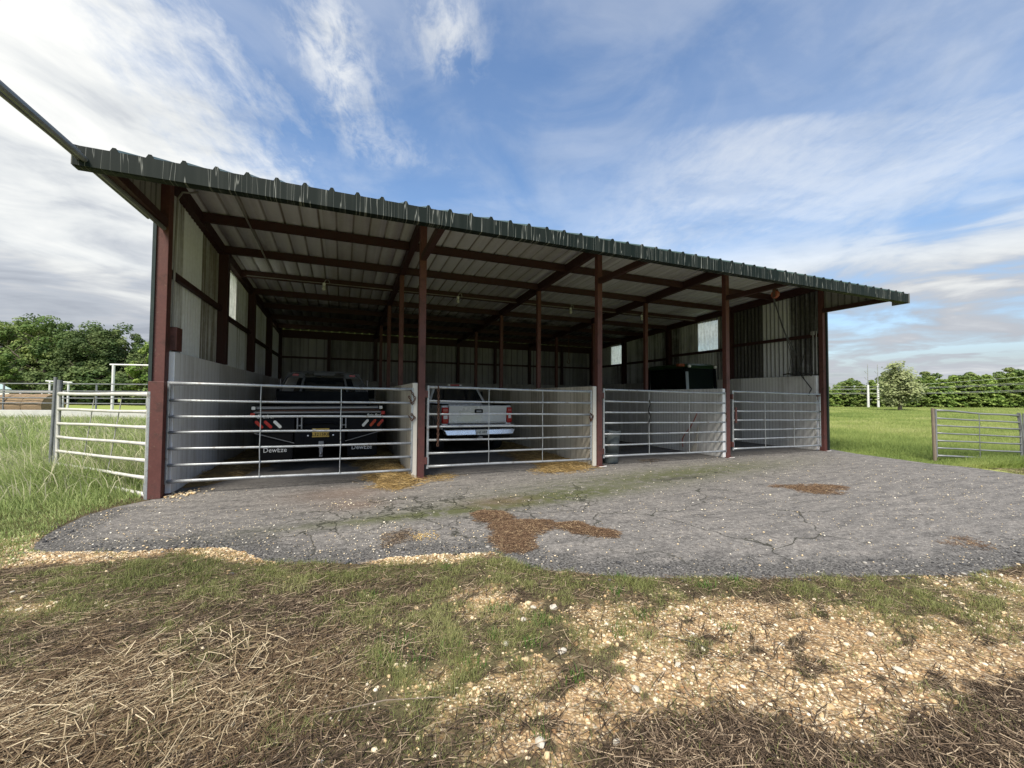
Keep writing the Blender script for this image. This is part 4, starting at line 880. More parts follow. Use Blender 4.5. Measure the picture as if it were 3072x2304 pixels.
rope([(14.42, .30, 2.85), (14.44, .42, 2.45), (14.43, .52, 2.2), (14.42, .38, 2.0), (14.43, .22, 1.78), (14.44, .17, 1.70), (14.43, .22, 1.60), (14.42, .24, 1.50)], 'black rope looping down the right wall near the corner post')
rope([(14.42, .95, 2.12), (14.41, .80, 2.15), (14.42, .6, 2.11), (14.41, .42, 2.14), (14.42, .25, 2.12), (14.42, .16, 2.06), (14.42, .12, 2.12), (14.42, .2, 2.18)], 'coiled black rope lying along the top of the right concrete wall', .018)
tag(MB().tube([(14.50, .15, 2.1), (14.50, .15, 3.24)], .013, 8).box(14.46, 14.52, .11, .19, 3.2, 3.30).build('wall_conduit', PIPEP), 'pale conduit on the right wall beside the corner post, left of two', 'conduit')
tag(MB().tube([(14.50, .06, 2.1), (14.50, .06, 3.3)], .011, 8).build('wall_conduit', PIPEP), 'pale conduit on the right wall beside the corner post, right of two', 'conduit')
tag(MB().bar((14.28, -.06, 1.50), (14.42, -.06, 1.50), .05, .03).tube([(14.30, -.06, 1.49), (14.30, -.06, 1.38)], .008, 5).build('gate_hook', RUST), 'rusty hook bracket on the top rail of the rightmost gate', 'hook')
tag(MB().tube([(10.85, 7.32, 4.0), (10.85, 7.3, 3.1), (10.85, 7.3, 2.98), (10.90, 7.3, 2.86), (10.86, 7.3, 2.78), (10.78, 7.3, 2.82), (10.77, 7.3, 2.90)], .018, 6).build('hanging_hook', RUST), 'dark hook hanging on a line in the back of the shed', 'hook')
rope([(10.80, .71, 1.06), (10.795, .80, .88), (10.795, .95, .65), (10.80, 1.13, .48), (10.795, 1.22, .32), (10.79, 1.20, .12)], 'faded red cord hanging on the grey partition', .012, 'cord', PINKC, 'cord')
tag(MB().prism([(.74, .02), (.72, .25), (.66, .68), (.70, .72), (.80, .25), (.98, .06)], 'x', 10.78, 10.80).build('feed_sack', CONC), 'crumpled pale sack leaning on the grey partition', 'sack')
# ------------------------------------------------------------------ farmyard behind on the left
FD = Vector((8.2, -3.35, 0)).normalized(); FO = Vector((-16.1, 26.25, 0)); FN = Vector((-FD.y, FD.x, 0))
def FP(s, z, off=0.): return FO+FD*s+FN*off+Vector((0, 0, z))
fc = thing('pipe_fence', tuple(FP(5, 0)), 'long grey pipe rail fence behind the concrete feed trough', 'fence')
for z in (2.0, 1.58, 1.47, 1.17, .87):
    MB().tube([FP(-7, z), FP(2, z+.01), FP(14, z)], .030, 6).build('rail', GALV_OLD, fc)
for s_ in (-6, -3, .2, 5.6, 9.0, 12.4): MB().tube([FP(s_, -.1, .04), FP(s_, 2.04, .04)], .045, 8).build('post', GALV_OLD, fc)
tr = MB(); q = [(-.25, 0), (-.25, .50), (-.17, .50), (-.12, .2), (.3, .2), (.35, .50), (.43, .50), (.43, 0)]
a, b_ = FP(-7, 0, -.9), FP(14, 0, -.9)
vs = [a+FN*u+Vector((0, 0, z)) for u, z in q]+[b_+FN*u+Vector((0, 0, z)) for u, z in q]; n = len(q)
tr.add(vs, [tuple(range(n))[::-1], tuple(range(n, 2*n))]+[(i, (i+1) % n, (i+1) % n+n, i+n) for i in range(n)])
tag(tr.build('feed_trough', paint('white_concrete', (.52, .52, .49, 1), .8, var=.15, scale=2)), 'long low white concrete feed trough in the grass behind the pasture gate', 'trough')
for i, (s_, L_, lb) in enumerate(((.95, 1.75, 'brown hay bale behind the feed trough, the wider one on the left'), (2.45, 1.2, 'brown hay bale behind the feed trough, the smaller one on the right'))):
    c0 = Vector((-16.46, 27.20, .72))+FD*s_; mb = MB(); k = 18; rows = []
    for j in range(5):
        u = -L_/2+L_*j/4; rr = .70 if 0 < j < 4 else .66
        rows.append([c0+FD*u+FN*(rr*math.cos(t)*1.02)+Vector((0, 0, rr*math.sin(t))) for t in [2*math.pi*q/k for q in range(k)]])
    vs = [p for r_ in rows for p in r_]
    mb.add(vs, [(j*k+q, j*k+(q+1) % k, (j+1)*k+(q+1) % k, (j+1)*k+q) for j in range(4) for q in range(k)]+[tuple(range(k))[::-1], tuple(range(4*k, 5*k))])
    tag(mb.build('hay_bale', HAYM), lb, 'hay bale', 'hay bales by the trough')
LP_ = lambda a, b_, u, z: Vector((a[0]+(b_[0]-a[0])*u, a[1]+(b_[1]-a[1])*u, z))
fa, fb_ = (-17.4, 28.1), (-13.3, 26.4)
wf = thing('feed_rack', (*fa, 0), 'white pipe rack over the hay bales', 'rack')
MB().tube([LP_(fa, fb_, 0, 1.58), LP_(fa, fb_, 1, 1.56)], .06, 8).build('rail', WHITEP, wf)
for u in (.05, .38, .68, .97): MB().tube([LP_(fa, fb_, u, 0), LP_(fa, fb_, u, 1.57)], .045, 6).build('leg', WHITEP, wf)
fa, fb_ = (-15.55, 29.13), (-13.95, 28.48)
tb = thing('pipe_stand', (*fa, 0), 'small white T-shaped pipe stand above the fence', 'stand')
MB().tube([LP_(fa, fb_, 0, 2.26), LP_(fa, fb_, 1, 2.17)], .04, 6).build('crossbar', WHITEP, tb)
for u in (.16, .86): MB().tube([LP_(fa, fb_, u, 0), LP_(fa, fb_, u, 2.2)], .06, 6).build('leg', WHITEP, tb)
fa, fb_ = (-10.80, 25.60), (-6.3, 23.77)
gf_ = thing('gateway_frame', (*fa, 0), 'tall white pipe gateway frame beside the shed corner', 'gateway')
MB().tube([LP_(fa, fb_, -.03, 3.255), LP_(fa, fb_, 1, 3.19)], .05, 8).build('crossbar', WHITEP, gf_)
for u in (.015, .95): MB().tube([LP_(fa, fb_, u, 0), LP_(fa, fb_, u, 3.22)], .075, 8).build('upright', WHITEP, gf_)
hs = thing('pole_barn', (-33, 56.5, 0), 'small far building with a pale blue gable roof at the left edge', 'barn')
HU = Vector((.931, -.366, 0)); HV = Vector((-.47, .883, 0))
def HP(u, v_, z): return tuple(Vector((-34.3, 57.05, z))+HU*u+HV*v_)
MB().add([HP(0, 0, 0), HP(2.7, 0, 0), HP(2.7, 4, 0), HP(0, 4, 0), HP(0, 0, 1.85), HP(2.7, 0, 1.85), HP(2.7, 4, 1.85), HP(0, 4, 1.85)], [(0, 1, 5, 4), (1, 2, 6, 5), (2, 3, 7, 6), (3, 0, 4, 7)]).build('wall', WHITEP, hs)
MB().add([HP(-.3, -.3, 1.9), HP(3.0, -.3, 1.9), HP(3.0, 4.3, 1.9), HP(-.3, 4.3, 1.9), HP(1.35, -.3, 2.72), HP(1.35, 4.3, 2.72)], [(0, 1, 4), (1, 2, 5, 4), (2, 3, 5), (3, 0, 4, 5), (3, 2, 1, 0)]).build('roof', BLUER, hs)

# ------------------------------------------------------------------ trees
BARK = paint('bark', (.10, .08, .06, 1), .9, var=.4, scale=6)
BARK_PALE = paint('pale_bark', (.26, .21, .15, 1), .9, var=.3, scale=6)
def leaf_quads(P, Nn, size, rng, asp=1.):
    """one small bent leaf clump (two triangles sharing an edge) at every point"""
    n = len(P); t = rng.normal(size=(n, 3)); t -= Nn*(t*Nn).sum(1, keepdims=True); t /= np.linalg.norm(t, axis=1, keepdims=True)+1e-9
    bt = np.cross(Nn, t); s_ = size[:, None]
    V = np.stack([P-t*s_*.5, P+bt*s_*.38*asp-Nn*s_*.12, P+t*s_*.5, P-bt*s_*.38*asp-Nn*s_*.12], 1).reshape(-1, 3)
    i = np.arange(n)*4
    F = np.concatenate([np.stack([i, i+1, i+2], 1), np.stack([i, i+2, i+3], 1)])
    return V, F
def limb(mb, p, d, ln, r, depth, rng, tips, spread=.55, drop=0.):
    p = Vector(p); d = Vector(d).normalized(); q = p+d*ln*.5+Vector(rng.normal(size=3)*ln*.05); e = p+d*ln+Vector(rng.normal(size=3)*ln*.08)+Vector((0, 0, -drop*ln))
    mb.tube([p, q, e], [r, r*.8, r*.6], 6); tips.append((e, r))
    if depth:
        for k in range(rng.integers(2, 4)):
            nd = (d+Vector(rng.normal(size=3)*spread)).normalized(); nd.z = max(nd.z, -.2)
            limb(mb, e if k else q.lerp(e, .7), nd, ln*rng.uniform(.6, .8), r*.58, depth-1, rng, tips, spread, drop)
def broadleaf(seed, H, Wd, leaf, nclump, nper, base=.12, sparse=1.):
    """trunk mesh and crown mesh of a round tree H tall and Wd wide, crown starting at base*H"""
    rng = np.random.default_rng(seed); mb = MB(); tips = []
    mb.tube([(0, 0, -.2), (.05*Wd*rng.normal()*.3, 0, H*.22), (0, 0, H*.42)], [H*.030, H*.022, H*.018], 8)
    for k in range(6):
        a = k*1.05+rng.uniform(0, .5); z = H*rng.uniform(.2, .45)
        limb(mb, (0, 0, z), (math.cos(a), math.sin(a), rng.uniform(.5, 1.3)), H*.22, H*.012, 2, rng, tips)
    limb(mb, (0, 0, H*.42), (0, 0, 1), H*.22, H*.014, 2, rng, tips)
    C = []
    while len(C) < nclump:
        u = rng.uniform(-1, 1, 3)
        if u@u > 1: continue
        z = base*H+(u[2]*.5+.5)*(H*(1-base))
        w = Wd/2*math.sqrt(max(.05, 1-((z/H-.52)/.52)**2))
        if u[0]**2+u[1]**2 < .22 and rng.random() < .55: continue
        C.append((u[0]*w, u[1]*w, z, rng.uniform(.55, 1.15)*Wd*.125))
    C = np.array(C); idx = rng.integers(0, len(C), nclump*nper); o = rng.normal(size=(len(idx), 3)); o /= np.linalg.norm(o, axis=1, keepdims=True)
    o *= rng.uniform(.55, 1.05, (len(idx), 1)); o[:, 2] *= .72
    P = C[idx, :3]+o*C[idx, 3:4]; nn = o*np.array([.7, .7, .7])+np.array([0, 0, .55])+rng.normal(size=o.shape)*.35; nn /= np.linalg.norm(nn, axis=1, keepdims=True)
    V, F = leaf_quads(P, nn, rng.uniform(.7, 1.3, len(P))*leaf, rng)
    cr = np.repeat(rng.random(len(C))[idx]*.75+rng.random(len(idx))*.25, 4)
    return mb, V, F, cr
def conifer(seed, H, Wd, leaf, nbr=70, nper=55):
    """tapered pine: whorls of drooping boughs"""
    rng = np.random.default_rng(seed); mb = MB(); mb.tube([(0, 0, -.2), (0, 0, H*.5), (0, 0, H*.97)], [H*.022, H*.014, H*.003], 7)
    Ps = []; Ns = []; cl = []
    for k in range(nbr):
        z = H*(.06+.93*(k/nbr)**.9); a = rng.uniform(0, 6.28); ln = Wd/2*(1-(z/H))**.75*rng.uniform(.7, 1.2)+.12
        d = np.array([math.cos(a), math.sin(a), rng.uniform(-.05, .35)]); t = rng.uniform(.15, 1, nper)**.7; c_ = rng.random()
        P = np.array([0, 0, z])+d*ln*t[:, None]+rng.normal(size=(nper, 3))*np.array([.13, .13, .07])*Wd*.32; P[:, 2] -= .22*ln*t**2
        n_ = rng.normal(size=(nper, 3))*.4+np.array([d[0]*.35, d[1]*.35, .8]); Ps.append(P); Ns.append(n_/np.linalg.norm(n_, axis=1, keepdims=True)); cl.append(np.full(nper, c_))
        mb.tube([(0, 0, z), tuple(np.array([0, 0, z])+d*ln*.8-np.array([0, 0, .14*ln]))], [H*.005, .006], 4)
    P = np.concatenate(Ps); V, F = leaf_quads(P, np.concatenate(Ns), rng.uniform(.7, 1.3, len(P))*leaf, rng, 1.1)
    return mb, V, F, np.repeat(np.concatenate(cl)*.6+rng.random(len(P))*.4, 4)
def tree_proto(name, parts, bark, leafm, label, group, cat='tree'):
    mb, V, F, r_ = parts; t = thing(name, (0, 0, 0), label, cat, group)
    mb.build('trunk', bark, t); np_mesh('crown', V, F, leafm, t, dict(rnd=r_)); return t
used = set()
def place(proto, x, y, sc, rz, label=None, group=None, sz=None):
    o = proto if proto.name not in used else copy_tree(proto)
    used.add(proto.name); o.location = (x, y, -.05); o.rotation_euler = (0, 0, rz); o.scale = (sc, sc, sz or sc)
    if label: o['label'] = label
    if group: o['group'] = group
    return o
LF_DK = leaf_mat('oak_leaves', (.06, .105, .034, 1), (.12, .175, .058, 1), (.20, .25, .095, 1))
LF_MD = leaf_mat('mixed_leaves', (.10, .165, .045, 1), (.19, .26, .08, 1), (.30, .35, .125, 1))
LF_LT = leaf_mat('light_leaves', (.10, .17, .035, 1), (.18, .26, .06, 1), (.27, .33, .10, 1))
LF_PINE = leaf_mat('pine_needles', (.09, .16, .036, 1), (.20, .29, .065, 1), (.33, .40, .12, 1))
LF_SAGE = leaf_mat('sage_leaves', (.19, .23, .095, 1), (.29, .33, .15, 1), (.40, .43, .23, 1))
oak = [tree_proto('oak_tree', broadleaf(s_, 12, 8.8, .31, 105, 135, .06), BARK if s_ != 1 else BARK_PALE, LF_DK, '', None) for s_ in (1, 2, 3)]
ash = [tree_proto('broadleaf_tree', broadleaf(s_, 12, 8.0, .31, 100, 135, .05), BARK, LF_MD, '', None) for s_ in (4, 5)]
lite = tree_proto('sapling_tree', broadleaf(6, 8.0, 4.8, .30, 75, 75, .03), BARK, LF_LT, '', None)
bush = tree_proto('shrub', broadleaf(8, 4.6, 6, .34, 60, 70, .0), BARK, LF_DK, '', None, 'shrub')
TL0, TL1 = Vector((-43.8, 76.6, 0)), Vector((-23.1, 68.1, 0))
def TP(u, back=0.): p = TL0.lerp(TL1, u); return p.x-.27*back, p.y+.96*back
WG = 'trees of the wood left of the shed'
for pr, u, bk, hz_, rz, lb in (
    (ash[0], -.22, 2, 13.8, .3, 'mid-green tree at the left end of the wood, cut by the photo edge'),
    (ash[1], .04, 3, 13.6, 1.1, 'tall mid-green tree with a bright crown at the left of the wood'),
    (ash[0], .27, 1, 12.9, 2.2, 'broad mid-green tree behind the bright sapling in the wood'),
    (oak[0], .47, 3, 12.9, .9, 'dark tree with a pale forked trunk in the middle of the wood'),
    (oak[1], .63, 0, 11.7, 2.9, 'dark oak right of the forked trunk in the wood'),
    (oak[2], .80, 2, 11.9, 4.0, 'dark oak with a loose top at the right shoulder of the wood'),
    (oak[0], 1.12, 5, 9.6, 5.0, 'dark lower tree behind the light tree near the shed corner'),
    (oak[1], 1.35, 4, 10.5, .5, 'dark oak of the wood hidden mostly by the shed corner'),
    (oak[2], .15, 9, 14.2, 3.0, 'tall dark oak deep in the wood at its left'),
    (ash[1], .55, 10, 13.0, 5.2, 'tree deep in the wood behind the forked trunk')):
    x, y = TP(u, bk); place(pr, x, y, hz_/12*1.0, rz, lb, WG)
x, y = TP(.17, -13); place(lite, x, y, .86, .4, 'bright green young tree standing in front of the dark wood', 'light trees in front of the wood')
x, y = TP(1.02, -6); place(lite, x, y, 1.10, 2.0, 'light green tree beside the left corner of the shed', 'light trees in front of the wood')
x, y = TP(.93, -1); place(lite, x, y, .80, 3.6, 'small light green tree filling the gap left of the shed corner', 'light trees in front of the wood')
for i, u in enumerate((-.1, .04, .16, .30, .42, .53, .66, .78, .90, 1.02, 1.15)):
    x, y = TP(u, -3.5+(i % 3)); place(bush, x, y, .85+.18*((i*7) % 4), i*1.7, 'dark undergrowth shrub along the foot of the wood behind the fence', 'shrubs along the foot of the wood')
pine = [tree_proto('pine_tree', conifer(20+s_, 6, 3.9, .30, 85, 75), BARK, LF_PINE, '', None) for s_ in range(4)]
back = [tree_proto('broadleaf_tree', broadleaf(30+s_, 7, 5.5, .40, 40, 70, .02), BARK, LF_MD, '', None) for s_ in range(2)]
TR0, TR1 = Vector((77.9, 37.5, 0)), Vector((109.5, 24.5, 0))
nn = Vector((.38, .925, 0))
for i in range(36):
    u = -.12+i*.039; p = TR0.lerp(TR1, u)+nn*(((i*5) % 3)*.8-.5)
    h_ = 3.9+1.9*max(0, u)+.35*math.sin(i*2.3)
    place(pine[i % 4], p.x, p.y, h_/6*1.08, i*2.1, 'bright green pine in the dense row along the far edge of the right field', 'pines along the far field edge', h_/6)
for i in range(19):
    u = -.15+i*.078; p = TR0.lerp(TR1, u)+nn*(9+(i % 3)*2.5)
    h_ = 4.3+2.7*max(0, u)+.5*math.sin(i*1.9)+(.8 if 8 < i < 11 else 0)
    place(back[i % 2], p.x, p.y, h_/7*1.05, i*1.3, 'rounder tree rising behind the row of pines on the right', 'trees behind the pine row', h_/7)
# lone pale tree in the field
rng = np.random.default_rng(77); mb = MB(); tips = []
mb.tube([(0, 0, -.2), (.03, 0, 1.2), (0, .05, 2.6), (.05, 0, 4.2)], [.20, .15, .11, .05], 8)
for k in range(26):
    a = k*2.4; z = .9+3.3*k/26; ln = (1.85-.24*z)*rng.uniform(.5, 1.4); limb(mb, (0, 0, z), (math.cos(a), math.sin(a), rng.uniform(.1, .6)+.1*z), max(.5, ln*.62), .045, 2, rng, tips, .5, .12)
T_ = np.array([tuple(t[0]) for t in tips]); idx = rng.integers(0, len(T_), 7600); o = rng.normal(size=(7600, 3))*np.array([.34, .34, .20]); P = T_[idx]+o
keep = P[:, 2] > .35; P = P[keep]; o = o[keep]; idx = idx[keep]
nn_ = o*.5+np.array([-.15, -.2, .6])+rng.normal(size=o.shape)*.25; nn_ /= np.linalg.norm(nn_, axis=1, keepdims=True)
V, F = leaf_quads(P, nn_, rng.uniform(.6, 1.3, len(P))*.24, rng)
cr = np.repeat(rng.random(len(T_))[idx]*.6+rng.random(len(P))*.4, 4)
lt = thing('field_tree', (0, 0, 0), 'lone pale sage-green tree with bare lower twigs standing in the right field', 'tree')
mb.build('trunk', BARK_PALE, lt); np_mesh('crown', V, F, LF_SAGE, lt, dict(rnd=cr))
lt.location = (65.0, 21.2, -.05); lt.scale = (1.12, 1.12, 1.08)
# power poles and lines
for i, (x, y, lb) in enumerate(((80.3, 32.2, 'white power pole left of the lone tree, the left one of the pair'), (81.8, 31.6, 'white power pole left of the lone tree, the right one of the pair'))):
    pp = thing('power_pole', (x, y, 0), lb, 'power pole', 'pair of power poles')
    MB().tube([(x, y, -.3), (x, y, 3.7+.25*i)], [.17, .14], 8).build('pole', WHITEP, pp)
    MB().tube([(x, y, 3.7+.25*i), (x, y, 7.0)], [.07, .05], 6).build('mast', GALV, pp)
    for z in (4.6, 5.6): MB().tube([(x-.42, y+.2, z+.35), (x-.3, y+.1, z), (x, y, z)], .035, 5).build('insulator_arm', GALV, pp)
LINEM = paint('aluminium_line', (.55, .57, .55, 1), .5, var=.1)
for z0, z1, off, lb in ((3.45, 5.4, 0, 'highest power line over the right field'), (3.10, 4.35, .4, 'upper middle power line over the right field, upper of two'), (3.0, 4.1, .8, 'upper middle power line over the right field, lower of two'),
                        (2.42, 3.15, 0, 'low power line over the right field, upper of two'), (2.30, 2.9, .5, 'low power line over the right field, lower of two')):
    a = Vector((81.0, 31.2, z0)); e_ = Vector((103, 21.0, z1)); w0 = Vector((66.5, 38.3, z0*.93))
    pts = [w0, a]+[a.lerp(e_, k/6)-Vector((0, 0, .12*math.sin(math.pi*k/6))) for k in range(1, 7)]+[e_+(e_-a)*.5]
    tag(MB().tube([q+nn*(off-1.5) for q in pts], .015, 4).build('power_line', LINEM), lb, 'power line', 'power lines over the right field')

# ------------------------------------------------------------------ grass, straw, pebbles
def blades(x, y, z, h, w, lean, rng, bend=.5, heading=None):
    n = len(x); a = rng.uniform(0, 2*np.pi, n) if heading is None else heading+rng.normal(size=n)*.9
    la = lean*rng.uniform(.2, 1.2, n); dx, dy = np.cos(a), np.sin(a); t = rng.uniform(0, 2*np.pi, n); sx_, sy_ = np.cos(t)*w/2, np.sin(t)*w/2
    B = np.stack([x, y, z], 1); Sd = np.stack([sx_, sy_, np.zeros(n)], 1)
    M_ = B+np.stack([dx*h*la*.35, dy*h*la*.35, h*.55], 1); Tp = B+np.stack([dx*h*la, dy*h*la, h*np.clip(1-.35*la**2*bend*2, .3, 1)], 1)
    V = np.stack([B-Sd, B+Sd, M_+Sd*.75, M_-Sd*.75, Tp], 1).reshape(-1, 3); i = np.arange(n)*5
    F = np.concatenate([np.stack([i, i+1, i+2], 1), np.stack([i, i+2, i+3], 1), np.stack([i+3, i+2, i+4], 1)])
    return V, F
def pts_in(x0, x1, y0, y1, n, rng): return rng.uniform(x0, x1, n), rng.uniform(y0, y1, n)
def scatter_blades(name, x, y, z, h, w, lean, mat, rng, label, cat='grass', rnd=None, **k):
    V, F = blades(x, y, z, h, w, lean, rng, **k); r_ = np.repeat(rng.random(len(x)) if rnd is None else rnd, 5)
    return tag(np_mesh(name, V, F, mat, None, dict(rnd=r_)), label, cat, kind='stuff')
GR_TALL = attr_mat('meadow_grass', [(0, (.13, .195, .055, 1)), (.35, (.25, .33, .10, 1)), (.7, (.40, .46, .19, 1)), (1, (.58, .58, .38, 1))], .7, .4)
GR_FAR = attr_mat('pasture_grass', [(0, (.14, .205, .048, 1)), (.45, (.26, .33, .088, 1)), (.8, (.38, .42, .14, 1)), (1, (.48, .48, .22, 1))], .7, .4)
GR_SHORT = attr_mat('verge_grass', [(0, (.11, .13, .042, 1)), (.45, (.23, .25, .085, 1)), (.8, (.35, .345, .15, 1)), (1, (.46, .40, .23, 1))], .7, .25)
STRAW = attr_mat('straw', [(0, (.055, .034, .018, 1)), (.45, (.15, .10, .055, 1)), (.72, (.31, .24, .14, 1)), (1, (.60, .50, .33, 1))], .7, 0)
STRAW_DK = attr_mat('old_wet_straw', [(0, (.018, .012, .007, 1)), (.5, (.070, .047, .029, 1)), (.82, (.18, .13, .085, 1)), (1, (.42, .33, .22, 1))], .8, 0)
HAY = attr_mat('golden_hay', [(0, (.07, .045, .016, 1)), (.45, (.21, .135, .045, 1)), (.8, (.40, .27, .10, 1)), (1, (.58, .44, .21, 1))], .8, 0)
DUNG = attr_mat('brown_chaff', [(0, (.04, .023, .013, 1)), (.5, (.11, .064, .036, 1)), (.88, (.20, .13, .075, 1)), (1, (.42, .31, .18, 1))], .9, 0)
PEB = attr_mat('limestone_pebbles', [(0, (.24, .14, .07, 1)), (.3, (.50, .35, .18, 1)), (.6, (.66, .52, .32, 1)), (.9, (.76, .68, .52, 1)), (1, (.82, .78, .68, 1))], .85, 0)
rng = np.random.default_rng(5)
def hgt(x, y): return front_h(x, y, sdist(x, y, EDGE))
# tall grass left of the shed
x, y = pts_in(-15, .0, -2.6, 24, 620000, rng); dc = np.hypot(x-CX, y-CY)
ang = (x-CX)*.379+(y-CY)*.925; lat = ((x-CX)*.925-(y-CY)*.379)/np.maximum(ang, .1)
k = (sdist(x, y, EDGE) > .03) & (lat < -.55+.0*x) & (lat > -1.8) & (x < -.09) & (rng.random(len(x)) < np.clip(75/dc**2, .10, 1)*(.55+.9*fbm(x, y, 1.1, 3)))
x, y, dc = x[k], y[k], dc[k]
tall = sstep(-.9, .6, y-.25*(x+1.0))*(.6+.8*fbm(x+4, y, .7, 3))
clump = np.exp(-((x+1.45)/.8)**2-((y-.75)/.7)**2)
h = (.045+.29*tall+.26*clump)*rng.uniform(.5, 1.3, len(x)); h *= .6+.4*np.minimum(1, -x/.35)
scatter_blades('tall_grass', x, y, hgt(x, y)*(y < 0)-.06*(y >= 0), h, .0032+.00075*dc, .85, GR_TALL, rng, 'tall soft meadow grass left of the shed around the open gate', rnd=np.clip(fbm(x, y, .8, 3)*.7+rng.random(len(x))*.5-.1, 0, 1), heading=2.6)
x, y, dc, tall, h = [np.asarray(q) for q in (x, y, dc, tall, h)]; k = rng.random(len(x)) < .05*(tall > .35); hx, hy, hh = x[k], y[k], h[k]*1.35+.08
scatter_blades('seed_heads', hx, hy, hgt(hx, hy)*(hy < 0)-.06*(hy >= 0), hh, .004+.0011*dc[k], .9, attr_mat('seed_heads', [(0, (.30, .31, .17, 1)), (1, (.56, .53, .36, 1))], .8, .3), rng, 'pale nodding seed heads above the tall grass left of the shed', heading=2.6)
# pasture on the right
n = 560000; u = rng.random(n)**1.7; r_ = 9+u*62; lat = rng.uniform(.66, 1.6, n)
an = r_; x = CX+.379*an+.925*lat*an; y = CY+.925*an-.379*lat*an
k = (sdist(x, y, EDGE) > .06+.3*fbm(x, y, 2, 2)-.12) & ((x > 15.0) | (y < .2)) & ~((x < 15) & (y > .2)) & ~((x < 14.3) & (y < -4.0))
x, y, an = x[k], y[k], an[k]
nearb = sstep(.0, 2.0, sdist(x, y, EDGE))
h = (.07+.17*nearb*(.5+fbm(x, y, .45, 3)))*rng.uniform(.6, 1.3, len(x))
scatter_blades('pasture_grass', x, y, np.full(len(x), -.07), h, .004+.0009*an, .85, GR_FAR, rng, 'lush green pasture grass right of the shed', rnd=np.clip(fbm(x, y, .35, 4)*1.1+.5*(fbm(x*.5+9, y*1.6, .9, 3)-.5)+rng.random(len(x))*.4-.25, 0, 1), heading=.3)
# the verge: only where the foreground of the place is seen
def verge_pts(n, near=1.0):
    n = int(n*1.25); a = rng.uniform(1.05, 8.5, n) if near == 1.0 else 1.05+7.45*rng.random(n)**near; la = rng.uniform(-1.75, 1.75, n); a2 = a
    x = CX+.379*a2+.925*la*a2; y = CY+.925*a2-.379*la*a2
    d = sdist(x, y, EDGE); k = (d > -.02) & (y < .2); return x[k], y[k], d[k], a2[k]
x, y, d, an = verge_pts(1050000)
g, s, dk, gr = masks(x, y)
cl = fbm(x+50, y, 7., 3); cl2 = fbm(x+5, y+60, 1.3, 3)
dens = (.42+.58*gr)*sstep(.34, .56, cl+.10*gr)+.55*sstep(.48, .60, cl)*sstep(.35, .55, cl2)
dens *= (1-.80*np.clip(g*1.15, 0, 1)*(1-.5*gr))*(1-.42*s)*(1-.72*dk)*sstep(-.02, .10, d)
dens = np.where(x < -.25, .6*sstep(.0, .15, d), dens)
k = rng.random(len(x)) < dens*.95*np.clip(an/4, .40, 1.3)
x, y, an, cl, gr, d = x[k], y[k], an[k], cl[k], gr[k], d[k]
h = (.018+.026*sstep(.45, .75, cl)+.008*gr)*rng.uniform(.5, 1.6, len(x))
scatter_blades('verge_grass', x, y, hgt(x, y)-.004, h, .0014+.00052*an, .95, GR_SHORT, rng, 'short sparse green grass on the verge in front of the asphalt', rnd=np.clip(cl2[k]*.8+rng.random(len(x))*.5-.2, 0, 1))
# brighter tufts
tx_, ty_ = [], []
for a_, b_ in ((2.62, -4.72), (2.75, -4.80), (3.35, -4.62), (3.45, -4.70), (3.25, -4.95), (3.55, -4.92), (3.62, -4.95), (2.95, -4.95), (2.80, -5.0), (3.05, -5.15), (2.66, -4.95), (3.4, -5.1), (4.9, -4.95), (5.2, -4.95), (4.45, -4.52), (2.6, -4.15), (3.2, -3.92), (3.85, -4.15), (4.25, -4.75), (3.95, -5.2), (3.5, -5.45), (3.2, -5.7), (4.2, -5.1), (4.6, -5.4)):
    m_ = rng.integers(22, 45); tx_.append(a_+rng.normal(size=m_)*.035); ty_.append(b_+rng.normal(size=m_)*.035)
x = np.concatenate(tx_); y = np.concatenate(ty_)
scatter_blades('grass_tufts', x, y, hgt(x, y)-.004, rng.uniform(.03, .085, len(x)), np.full(len(x), .0042), .7, attr_mat('fresh_grass', [(0, (.05, .12, .018, 1)), (1, (.12, .22, .045, 1))], .6, .25), rng, 'bright fresh grass tufts sprouting from the gravel verge')
# weeds at the foot of the posts, along edges
def strips(x, y, z, ln, w, az_, tilt, rng, curve=.15):
    n = len(x); c_ = np.stack([np.cos(az_)*np.cos(tilt), np.sin(az_)*np.cos(tilt), np.sin(tilt)], 1); sd = np.stack([-np.sin(az_), np.cos(az_), np.zeros(n)], 1)
    upv = np.cross(c_, sd); upv *= np.sign(upv[:, 2:3]+1e-9); P = np.stack([x, y, z], 1); cv = (rng.normal(size=n)*curve*ln)[:, None]; L2 = (ln/2)[:, None]
    W_ = (w/2)[:, None]; rows = [P-c_*L2, P+sd*cv*.6, P+c_*L2]
    V = []
    for p in rows: V += [p-sd*W_, p+upv*W_*1.1, p+sd*W_]
    V = np.stack(V, 1).reshape(-1, 3); i = np.arange(n)*9; F = []
    for r0 in (0, 3):
        for c0 in (0, 1): F.append(np.stack([i+r0+c0, i+r0+c0+1, i+r0+c0+4, i+r0+c0+3], 1))
    return V, np.concatenate(F)
def scatter_straw(name, x, y, z, ln, w, az_, tilt, mat, label, rnd, cat='straw', curve=.12):
    V, F = strips(x, y, z, ln, w, az_, tilt, rng, curve)
    return tag(np_mesh(name, V, F, mat, None, dict(rnd=np.repeat(rnd, 9))), label, cat, kind='stuff')
x, y, d, an = verge_pts(520000, .9); g, s, dk, gr = masks(x, y); lt_ = soft(x, y, STRAWLT, .25)
k = rng.random(len(x)) < (s*.40*(.45+1.1*fbm(x+7, y+3, 2.2, 3))+.05*(1-g)*sstep(.1, .4, d)+.015)*(d > .05)*(1-dk)*(x > -.3)
x, y, an, s, lt_ = x[k], y[k], an[k], s[k], lt_[k]; n = len(x)
